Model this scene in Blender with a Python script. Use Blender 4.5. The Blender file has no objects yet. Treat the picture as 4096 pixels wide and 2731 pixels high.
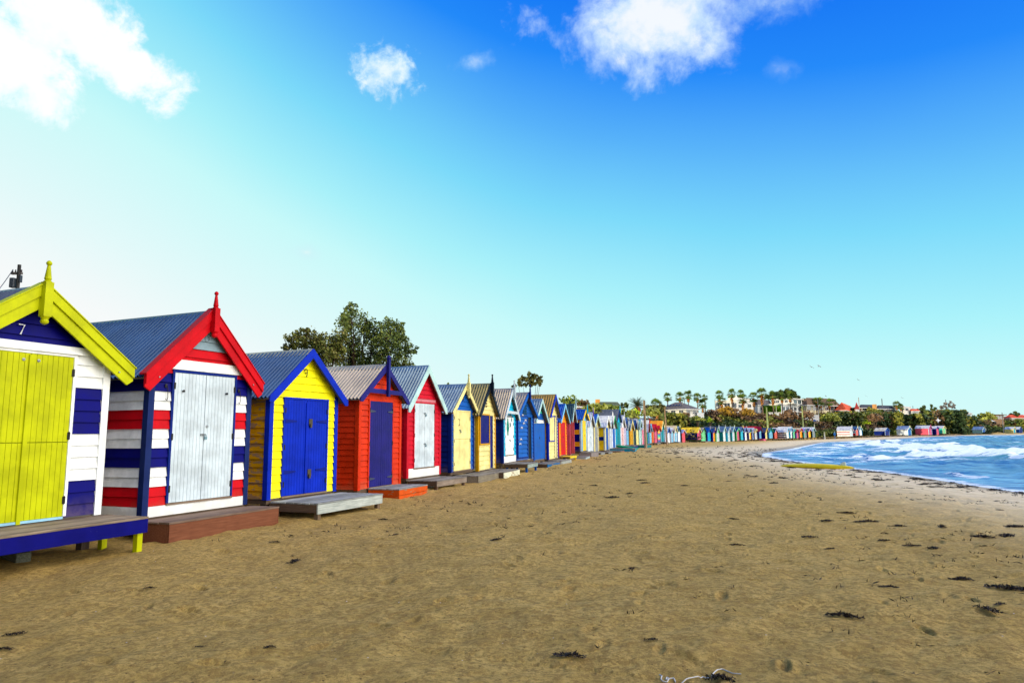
import bpy, math, random
import numpy as np
from mathutils import Vector, Matrix
random.seed(7); RNG = np.random.default_rng(7)
R = math.radians
scene = bpy.context.scene
COL = scene.collection
# ------------------------------------------------------------------ camera
FS = 2699.0                      # focal length in pixels of a 4096 px wide frame
EYE = 1.65
PITCH = math.atan(366/FS); ROLL = 0.01
cam_d = bpy.data.cameras.new('camera'); cam = bpy.data.objects.new('camera', cam_d); COL.objects.link(cam)
cam_d.sensor_width = 36.0; cam_d.lens = 36.0*FS/4096; cam_d.clip_start = 0.05; cam_d.clip_end = 20000
cam.matrix_world = Matrix.Translation((0, 0, EYE)) @ Matrix.Rotation(R(90)+PITCH, 4, 'X') @ Matrix.Rotation(-ROLL, 4, 'Z')
scene.camera = cam
CR = cam.matrix_world.to_3x3()
def ray(px, py):
    d = CR @ Vector((px-2048.0, -(py-1365.5), -FS)); return d.normalized()
def at(px, py, Y):
    d = ray(px, py); t = Y/d.y
    return Vector((0, 0, EYE)) + d*t
def onz(px, py, z):
    d = ray(px, py); return Vector((0, 0, EYE)) + d*((z-EYE)/d.z)
CI = CR.transposed()
def proj(p):
    v = CI @ (Vector(p)-Vector((0, 0, EYE))); return (2048-FS*v.x/v.z, 1365.5+FS*v.y/v.z)
# ------------------------------------------------------------------ sun, sky, exposure
SUN_EL = 9.5; SUN_DIR = Vector((-0.84, -0.54, 0)).normalized()
SUN_DIR = Vector((SUN_DIR.x*math.cos(R(SUN_EL)), SUN_DIR.y*math.cos(R(SUN_EL)), math.sin(R(SUN_EL))))
sl = bpy.data.lights.new('sun', 'SUN'); sl.energy = 4.2; sl.angle = R(0.6); sl.color = (1.0, 0.88, 0.66)
so = bpy.data.objects.new('sun', sl); COL.objects.link(so); so.location = (-40, -30, 40)
so.rotation_euler = SUN_DIR.to_track_quat('Z', 'Y').to_euler()
scene.view_settings.view_transform = 'Standard'; scene.view_settings.look = 'None'
scene.view_settings.exposure = 0.0; scene.view_settings.gamma = 1.0
def lin(c):
    f = lambda v: v/12.92 if v <= 0.04045 else ((v+0.055)/1.055)**2.4
    return tuple(f(x/255.0) for x in c)
class NT:
    def __init__(s, nt): s.nt = nt
    def n(s, t, **kw):
        nd = s.nt.nodes.new(t)
        for k, v in kw.items(): setattr(nd, k, v)
        return nd
    def l(s, a, b): s.nt.links.new(a, b)
    def inp(s, sock, v):
        if hasattr(v, 'is_output') or isinstance(v, bpy.types.NodeSocket): s.l(v, sock)
        elif v is not None: sock.default_value = v
    def math(s, op, a, b=None, c=None, clamp=False):
        nd = s.n('ShaderNodeMath', operation=op); nd.use_clamp = clamp
        s.inp(nd.inputs[0], a)
        if b is not None: s.inp(nd.inputs[1], b)
        if c is not None: s.inp(nd.inputs[2], c)
        return nd.outputs[0]
    def mr(s, v, a, b, c=0.0, d=1.0, smooth=True):
        nd = s.n('ShaderNodeMapRange'); nd.clamp = True
        if smooth: nd.interpolation_type = 'SMOOTHSTEP'
        s.inp(nd.inputs[0], v)
        for i, x in enumerate((a, b, c, d)): s.inp(nd.inputs[1+i], x)
        return nd.outputs[0]
    def mix(s, f, a, b, mode='MIX'):
        nd = s.n('ShaderNodeMix', data_type='RGBA', blend_type=mode)
        s.inp(nd.inputs[0], f)
        for i, x in ((6, a), (7, b)):
            if isinstance(x, tuple): x = x if len(x) == 4 else x+(1,)
            s.inp(nd.inputs[i], x)
        return nd.outputs[2]
    def noise(s, vec, scale, detail=3, rough=0.55, dist=0.0):
        nd = s.n('ShaderNodeTexNoise'); s.inp(nd.inputs['Vector'], vec)
        nd.inputs['Scale'].default_value = scale; nd.inputs['Detail'].default_value = detail
        nd.inputs['Roughness'].default_value = rough; nd.inputs['Distortion'].default_value = dist
        return nd.outputs[0]
    def ramp(s, f, stops, interp='LINEAR'):
        nd = s.n('ShaderNodeValToRGB'); s.inp(nd.inputs[0], f); cr = nd.color_ramp; cr.interpolation = interp
        while len(cr.elements) < len(stops): cr.elements.new(0.5)
        for e, (p, c) in zip(cr.elements, stops): e.position = p; e.color = tuple(c)+(1,)
        return nd.outputs[0]
    def scale(s, vec, sc):
        nd = s.n('ShaderNodeMapping'); s.inp(nd.inputs[0], vec); nd.inputs['Scale'].default_value = sc
        return nd.outputs[0]
world = bpy.data.worlds.new('World'); scene.world = world; world.use_nodes = True
W = NT(world.node_tree); world.node_tree.nodes.clear()
tc = W.n('ShaderNodeTexCoord'); D = tc.outputs['Generated']
sx = W.n('ShaderNodeSeparateXYZ'); W.l(D, sx.inputs[0]); dx, dy, dz = sx.outputs
sky = W.n('ShaderNodeTexSky'); sky.sky_type = 'NISHITA'; sky.sun_disc = False
sky.sun_elevation = R(SUN_EL); sky.sun_rotation = math.atan2(SUN_DIR.x, SUN_DIR.y)
# colour of the air: pale near the horizon and towards the sun side, deep blue high on the right
rt = W.math('SQRT', W.math('MULTIPLY_ADD', dx, dx, 0.02))
v = W.math('ADD', dz, W.math('SUBTRACT', W.math('MULTIPLY', dx, 0.32), W.math('MULTIPLY', rt, 0.20)))
v = W.math('ADD', v, W.math('MULTIPLY', W.math('SUBTRACT', W.noise(D, 2.2, 2), 0.5), 0.05))
air = W.ramp(W.mr(v, -0.3, 0.7, 0, 1, False), [
    (0.00, lin((255,255,255))), (0.18, lin((252,255,255))), (0.28, lin((232,255,255))), (0.42, lin((204,255,255))),
    (0.50, lin((172,246,255))), (0.61, lin((126,222,255))), (0.71, lin((88,182,255))), (0.80, lin((30,140,255))), (0.90, lin((0,112,248)))])
nish = W.mix(1.0, sky.outputs[0], (0.09, 0.09, 0.09), 'MULTIPLY')
col = W.mix(0.06, air, nish)
# clouds, each at its own bearing and height
def T_(f, n2): return W.math('ADD', f, W.math('MULTIPLY', W.math('SUBTRACT', n2, 0.5), 1.2))
def cloud(col, px, py, ax, ay, seed, soft=0.5, dens=1.0, tint=(1.0, 1.0, 1.0), nsc=7.0, thr=0.5, ang=0.0):
    c = ray(px, py); r = c.cross(Vector((0, 0, 1))).normalized(); u = r.cross(c)
    if ang: r, u = r*math.cos(ang)+u*math.sin(ang), u*math.cos(ang)-r*math.sin(ang)
    def dot(vv):
        nd = W.n('ShaderNodeVectorMath', operation='DOT_PRODUCT'); W.l(D, nd.inputs[0]); nd.inputs[1].default_value = vv
        return nd.outputs['Value']
    a = W.math('DIVIDE', dot(r), ax/FS); b = W.math('DIVIDE', dot(u), ay/FS)
    rr = W.math('SQRT', W.math('ADD', W.math('MULTIPLY', a, a), W.math('MULTIPLY', b, b)))
    mp = W.n('ShaderNodeMapping'); W.l(D, mp.inputs[0]); mp.inputs['Location'].default_value = (seed, seed*1.7, seed*0.3)
    n1 = W.noise(mp.outputs[0], nsc, 10, 0.62, 0.3)
    n2 = W.noise(mp.outputs[0], nsc*3.3, 6, 0.6)
    f = W.math('ADD', W.math('SUBTRACT', 1.0, rr), W.math('MULTIPLY', W.math('SUBTRACT', n1, 0.5), 2.3))
    f = W.math('ADD', f, W.math('MULTIPLY', W.math('SUBTRACT', n2, 0.5), 0.5))
    m = W.mr(f, thr-soft*0.5, thr+soft*0.5, 0, dens)
    front = W.mr(dot(c), 0.5, 0.7, 0, 1); m = W.math('MULTIPLY', m, front)
    edge = tuple(x*y for x, y in zip(tint, (0.66, 0.84, 1.0) if tint[0] < 1.05 else (0.88, 0.95, 0.98)))
    body = W.mix(W.mr(T_(f, n2), thr+0.05, thr+0.75, 0, 1), edge, tuple(tint))
    return W.mix(m, col, body)
col = cloud(col, 2610, 90, 375, 195, 3.1, 0.75, 0.97, (0.93, 0.97, 1.06), 11.0, 0.22)
col = cloud(col, 3120, 0, 170, 60, 9.4, 1.3, 0.5, (0.55, 0.75, 1.0), 30, 0.35)
col = cloud(col, 3120, 280, 60, 40, 5.4, 1.4, 0.28, (0.55, 0.75, 1.0), 34, 0.4)
col = cloud(col, 1535, 290, 135, 100, 1.9, 0.6, 0.95, (0.86, 0.98, 1.02), 30.0, 0.26)
col = cloud(col, 1900, 245, 80, 30, 12.2, 1.3, 0.4, (0.75, 0.92, 1.05), 34.0, 0.4, 0.25)
col = cloud(col, 300, 70, 345, 145, 4.4, 0.5, 1.0, (1.1, 1.1, 1.1), 15.0, 0.15, -0.55)
col = cloud(col, 25, 240, 205, 150, 14.6, 0.5, 1.0, (1.1, 1.1, 1.1), 15.0, 0.2, -0.3)
col = cloud(col, 1225, 1010, 60, 35, 21.6, 1.6, 0.35, (1.0, 0.96, 0.94), 12.0, 0.3)
# unseen sky behind the viewer, dimmed and blued to darken the side walls
back = W.mr(dy, 0.05, -0.55, 0, 1)
col = W.mix(back, col, W.mix(1.0, col, (0.22, 0.32, 0.46), 'MULTIPLY'))
# glow added in the unseen sky on the right, to brighten hut fronts
gd = W.n('ShaderNodeVectorMath', operation='DOT_PRODUCT'); W.l(D, gd.inputs[0]); gd.inputs[1].default_value = Vector((0.90, -0.32, 0.42)).normalized()
g = W.mr(gd.outputs['Value'], 0.62, 0.97, 0, 1)
nd = W.n('ShaderNodeMix', data_type='RGBA', blend_type='MIX'); W.l(g, nd.inputs[0]); W.l(col, nd.inputs[6]); nd.inputs[7].default_value = (5.0, 4.6, 4.1, 1)
bg = W.n('ShaderNodeBackground'); W.l(nd.outputs[2], bg.inputs[0]); bg.inputs[1].default_value = 1.0
wo = W.n('ShaderNodeOutputWorld'); W.l(bg.outputs[0], wo.inputs[0])
# ------------------------------------------------------------------ tagging and mesh helpers
def tag(o, label=None, cat=None, group=None, kind=None):
    if label: o['label'] = label
    if cat: o['category'] = cat
    if group: o['group'] = group
    if kind: o['kind'] = kind
    return o
def empty(name, loc, rz=0.0):
    o = bpy.data.objects.new(name, None); COL.objects.link(o); o.location = loc; o.rotation_euler = (0, 0, rz)
    o.empty_display_size = 0.3
    return o
def link(name, me, parent=None):
    o = bpy.data.objects.new(name, me); COL.objects.link(o)
    if parent: o.parent = parent
    return o
class MB:
    def __init__(s): s.v = []; s.f = []; s.m = []
    def quad(s, a, b, c, d, m=0):
        i = len(s.v); s.v += [tuple(a), tuple(b), tuple(c), tuple(d)]; s.f.append((i, i+1, i+2, i+3)); s.m.append(m)
    def tri(s, a, b, c, m=0):
        i = len(s.v); s.v += [tuple(a), tuple(b), tuple(c)]; s.f.append((i, i+1, i+2)); s.m.append(m)
    def poly(s, pts, m=0):
        i = len(s.v); s.v += [tuple(p) for p in pts]; s.f.append(tuple(range(i, i+len(pts)))); s.m.append(m)
    def box(s, x0, x1, y0, y1, z0, z1, m=0):
        s.hexa([(x0,y0,z0),(x1,y0,z0),(x1,y1,z0),(x0,y1,z0),(x0,y0,z1),(x1,y0,z1),(x1,y1,z1),(x0,y1,z1)], m)
    def hexa(s, p, m=0):
        i = len(s.v); s.v += [tuple(q) for q in p]
        for f in ((0,3,2,1),(4,5,6,7),(0,1,5,4),(1,2,6,5),(2,3,7,6),(3,0,4,7)): s.f.append(tuple(i+k for k in f)); s.m.append(m)
    def prism(s, pts, d, m=0):      # polygon pts extruded by vector d
        n = len(pts); i = len(s.v); d = Vector(d)
        s.v += [tuple(p) for p in pts]+[tuple(Vector(p)+d) for p in pts]
        s.f.append(tuple(i+k for k in range(n))[::-1]); s.m.append(m)
        s.f.append(tuple(i+n+k for k in range(n))); s.m.append(m)
        for k in range(n):
            s.f.append((i+k, i+(k+1) % n, i+n+(k+1) % n, i+n+k)); s.m.append(m)
    def tube(s, pts, rad, n=8, m=0, cap=True):
        pts = [Vector(p) for p in pts]; rings = []
        if not hasattr(rad, '__len__'): rad = [rad]*len(pts)
        for k, p in enumerate(pts):
            t = (pts[min(k+1, len(pts)-1)]-pts[max(k-1, 0)]).normalized()
            a = t.cross(Vector((0, 0, 1)));
            if a.length < 1e-3: a = Vector((1, 0, 0))
            a.normalize(); b = t.cross(a); i = len(s.v); rings.append(i)
            for q in range(n):
                g = 2*math.pi*q/n; s.v.append(tuple(p+(a*math.cos(g)+b*math.sin(g))*rad[k]))
        for k in range(len(pts)-1):
            for q in range(n):
                s.f.append((rings[k]+q, rings[k]+(q+1) % n, rings[k+1]+(q+1) % n, rings[k+1]+q)); s.m.append(m)
        if cap:
            s.f.append(tuple(rings[0]+q for q in range(n))); s.m.append(m)
            s.f.append(tuple(rings[-1]+q for q in range(n))[::-1]); s.m.append(m)
    def lathe(s, c, prof, n=12, m=0):
        s.tube([Vector(c)+Vector((0, 0, z)) for r, z in prof], [max(r, 0.001) for r, z in prof], n, m)
    def build(s, name, mats, parent=None, smooth=False, bevel=0.0):
        me = bpy.data.meshes.new(name); me.from_pydata(s.v, [], s.f)
        if not isinstance(mats, (list, tuple)): mats = [mats]
        for mm in mats: me.materials.append(mm)
        me.polygons.foreach_set('material_index', s.m)
        if smooth: me.polygons.foreach_set('use_smooth', [True]*len(s.f))
        me.update(); o = link(name, me, parent)
        if bevel:
            b = o.modifiers.new('bevel', 'BEVEL'); b.width = bevel; b.segments = 2; b.limit_method = 'ANGLE'
        return o
def np_mesh(name, V, F, mats, midx=None, smooth=False, parent=None):
    me = bpy.data.meshes.new(name); nv = len(V); nf = len(F); k = F.shape[1]
    me.vertices.add(nv); me.vertices.foreach_set('co', np.asarray(V, dtype=np.float32).ravel())
    me.loops.add(nf*k); me.loops.foreach_set('vertex_index', np.asarray(F, dtype=np.int32).ravel())
    me.polygons.add(nf); me.polygons.foreach_set('loop_start', np.arange(0, nf*k, k, dtype=np.int32))
    try: me.polygons.foreach_set('loop_total', np.full(nf, k, dtype=np.int32))
    except Exception: pass
    for m in (mats if isinstance(mats, (list, tuple)) else [mats]): me.materials.append(m)
    if midx is not None: me.polygons.foreach_set('material_index', np.asarray(midx, dtype=np.int32))
    if smooth: me.polygons.foreach_set('use_smooth', np.ones(nf, dtype=bool))
    me.update(calc_edges=True); me.validate()
    return link(name, me, parent)
def leaf_quads(C, size, flat=0.0, elong=1.0):
    n = len(C); N = RNG.normal(size=(n, 3)); N[:, 2] += flat; N /= np.linalg.norm(N, axis=1)[:, None]
    A = np.cross(N, RNG.normal(size=(n, 3))); A /= np.linalg.norm(A, axis=1)[:, None]; B = np.cross(N, A)
    s = (size*(0.6+0.8*RNG.random(n)))[:, None]
    A = A*s*elong; B = B*s/elong
    V = np.stack([C-A, C-B*0.9+A*0.1, C+A, C+B*0.9-A*0.1], axis=1).reshape(-1, 3)
    F = np.arange(n*4).reshape(n, 4)
    return V, F
def dup_tree(o, parent=None):
    c = o.copy(); COL.objects.link(c)
    if parent is not None: c.parent = parent
    for ch in list(o.children): dup_tree(ch, c)
    return c
# ------------------------------------------------------------------ materials
_M = {}
def paint(c, rough=0.5, wear=0.0, var=0.10, spec=0.10, splash_ao=False):
    key = ('paint', tuple(c), rough, wear, splash_ao)
    if key in _M: return _M[key]
    m = bpy.data.materials.new('paint'); m.use_nodes = True; T = NT(m.node_tree); b = m.node_tree.nodes['Principled BSDF']
    t = T.n('ShaderNodeTexCoord').outputs['Object']; L = lin(c)
    n1 = T.noise(t, 2.3, 5, 0.6); n2 = T.noise(T.scale(t, (3.0, 3.0, 26.0)), 3.0, 4, 0.65)
    dk = tuple(x*(1-var*2.4) for x in L); lt = tuple(min(1, x*(1+var)+0.001) for x in L)
    colr = T.mix(T.mr(n1, 0.3, 0.72), dk, lt)
    streak = T.noise(T.scale(t, (14.0, 14.0, 1.2)), 2.0, 4, 0.6)
    colr = T.mix(T.mr(streak, 0.52, 0.8, 0, 0.25), colr, tuple(0.6*x+0.006 for x in L))
    if splash_ao:  # tan sand splash low on the walls, doubling as painted contact shade
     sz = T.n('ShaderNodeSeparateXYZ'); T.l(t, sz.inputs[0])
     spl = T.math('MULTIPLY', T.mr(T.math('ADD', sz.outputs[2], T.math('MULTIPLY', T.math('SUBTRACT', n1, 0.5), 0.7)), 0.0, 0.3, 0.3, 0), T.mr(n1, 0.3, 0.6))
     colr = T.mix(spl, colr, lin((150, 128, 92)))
    chip = T.mr(T.noise(T.scale(t, (5, 5, 9)), 3.2, 6, 0.7), 0.69, 0.715, 0, 0.55)
    colr = T.mix(chip, colr, tuple(0.55*x+0.05 for x in L))
    if wear > 0:
        w = T.mr(T.math('ADD', T.noise(T.scale(t, (1.4, 1.4, 5.0)), 2.2, 7, 0.62), T.math('MULTIPLY', n2, 0.12)), 0.66-wear*0.22, 0.69-wear*0.22)
        wood = T.mix(n2, lin((120, 92, 62)), lin((168, 140, 106)))
        colr = T.mix(w, colr, wood)
    T.l(colr, b.inputs['Base Color']); b.inputs['Specular IOR Level'].default_value = spec
    T.l(T.mr(n1, 0.2, 0.8, rough-0.08, rough+0.14), b.inputs['Roughness'])
    bp = T.n('ShaderNodeBump'); bp.inputs['Strength'].default_value = 0.25; bp.inputs['Distance'].default_value = 0.004
    T.l(n2, bp.inputs['Height']); T.l(bp.outputs[0], b.inputs['Normal'])
    _M[key] = m; return m
def timber(c1, c2, axis='x', wear=1.0):
    key = ('timber', tuple(c1), tuple(c2), axis)
    if key in _M: return _M[key]
    m = bpy.data.materials.new('timber'); m.use_nodes = True; T = NT(m.node_tree); b = m.node_tree.nodes['Principled BSDF']
    t = T.n('ShaderNodeTexCoord').outputs['Object']
    sc = {'x': (1.2, 22, 22), 'y': (22, 1.2, 22), 'z': (22, 22, 1.2)}[axis]
    g = T.noise(T.scale(t, sc), 2.0, 6, 0.65, 0.4); g2 = T.noise(t, 2.6, 4)
    isl = T.n('ShaderNodeNewGeometry').outputs['Random Per Island']
    colr = T.mix(T.mr(T.math('ADD', T.math('MULTIPLY', g, 0.6), T.math('ADD', T.math('MULTIPLY', g2, 0.3), T.math('MULTIPLY', isl, 0.25))), 0.35, 0.8), lin(c1), lin(c2))
    T.l(colr, b.inputs['Base Color']); b.inputs['Roughness'].default_value = 0.8; b.inputs['Specular IOR Level'].default_value = 0.2
    bp = T.n('ShaderNodeBump'); bp.inputs['Strength'].default_value = 0.6; bp.inputs['Distance'].default_value = 0.006
    T.l(g, bp.inputs['Height']); T.l(bp.outputs[0], b.inputs['Normal'])
    _M[key] = m; return m
def metal_roof(c, metallic=0.35):
    key = ('roof', tuple(c))
    if key in _M: return _M[key]
    m = bpy.data.materials.new('roof_sheet'); m.use_nodes = True; T = NT(m.node_tree); b = m.node_tree.nodes['Principled BSDF']
    t = T.n('ShaderNodeTexCoord').outputs['Object']; L = lin(c)
    n1 = T.noise(t, 1.6, 5, 0.6); n2 = T.noise(T.scale(t, (2, 9, 2)), 3.0, 5, 0.7)
    colr = T.mix(T.mr(n1, 0.3, 0.7), tuple(x*0.72 for x in L), tuple(min(1, x*1.15) for x in L))
    colr = T.mix(T.mr(n2, 0.66, 0.8, 0, 0.35), colr, lin((120, 84, 60)))
    T.l(colr, b.inputs['Base Color']); b.inputs['Metallic'].default_value = metallic
    T.l(T.mr(n1, 0.2, 0.8, 0.3, 0.5), b.inputs['Roughness'])
    b.inputs['Specular IOR Level'].default_value = 0.6
    _M[key] = m; return m
def plain(c, rough=0.6, metallic=0.0, name='plain', spec=0.5, var=0.12, sc=3.0, bump=0.0):
    key = ('plain', tuple(c), rough, metallic, sc, bump)
    if key in _M: return _M[key]
    m = bpy.data.materials.new(name); m.use_nodes = True; T = NT(m.node_tree); b = m.node_tree.nodes['Principled BSDF']
    t = T.n('ShaderNodeTexCoord').outputs['Object']; L = lin(c); nn = T.noise(t, sc, 5, 0.65)
    T.l(T.mix(T.mr(nn, 0.3, 0.7), tuple(x*(1-2*var) for x in L), tuple(min(1, x*(1+var)) for x in L)), b.inputs['Base Color'])
    b.inputs['Roughness'].default_value = rough; b.inputs['Metallic'].default_value = metallic; b.inputs['Specular IOR Level'].default_value = spec
    if bump:
        bp = T.n('ShaderNodeBump'); bp.inputs['Strength'].default_value = 0.7; bp.inputs['Distance'].default_value = bump
        T.l(nn, bp.inputs['Height']); T.l(bp.outputs[0], b.inputs['Normal'])
    _M[key] = m; return m
def leafmat(name, cs, trans=0.25):
    key = ('leaf', name)
    if key in _M: return _M[key]
    m = bpy.data.materials.new(name); m.use_nodes = True; T = NT(m.node_tree); b = m.node_tree.nodes['Principled BSDF']
    isl = T.n('ShaderNodeNewGeometry').outputs['Random Per Island']; t = T.n('ShaderNodeTexCoord').outputs['Object']
    big = T.noise(t, 0.55, 3)
    f = T.math('ADD', T.math('MULTIPLY', isl, 0.55), T.mr(big, 0.3, 0.7, 0, 0.45))
    k = len(cs); T.l(T.ramp(f, [((i+0.5)/k, lin(c)) for i, c in enumerate(cs)]), b.inputs['Base Color'])
    b.inputs['Roughness'].default_value = 0.6; b.inputs['Specular IOR Level'].default_value = 0.25
    _M[key] = m; return m
STEEL = plain((150, 155, 158), 0.35, 0.8, 'steel'); DARKIRON = plain((28, 28, 34), 0.5, 0.4, 'dark_iron'); BRASS = plain((170, 130, 70), 0.35, 0.9, 'brass')
GLASS = plain((30, 44, 58), 0.08, 0.0, 'window_glass', 0.8)
# ------------------------------------------------------------------ beach huts: data
# colours (as painted)
C = dict(lime=(184,192,6), navy=(1,2,106), wht=(240,246,246), red=(196,6,22), yel=(246,240,14), blu=(2,40,178), mus=(205,152,8),
 org=(204,50,12), pur=(34,32,112), crm=(236,226,150), cri=(196,16,40), slv=(200,216,224), dbl=(6,36,120), tur=(14,176,216),
 teal=(10,130,140), ltb=(120,190,225), grn=(30,140,70), pnk=(222,90,110), lil=(190,184,214), gry=(140,146,150), och=(190,150,60),
 sand=(205,190,150), blk=(16,28,44), dgn=(10,70,60), lgn=(120,215,150), agr=(60,205,185), pal=(176,214,212), ylw=(250,205,20),
 amb=(240,158,20), sal=(222,112,96), rose=(206,96,130), dred=(140,6,14), mid=(20,90,180), cyn=(60,190,220), vio=(110,80,170), brn=(120,74,50),
 rbl=(48,84,124), rgy=(92,98,106), rbe=(190,176,150), rgn=(36,70,70), rwh=(214,216,212), rog=(150,138,80), rpl=(128,152,164), lgr=(176,178,190))
def c(n): return C[n]
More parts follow.
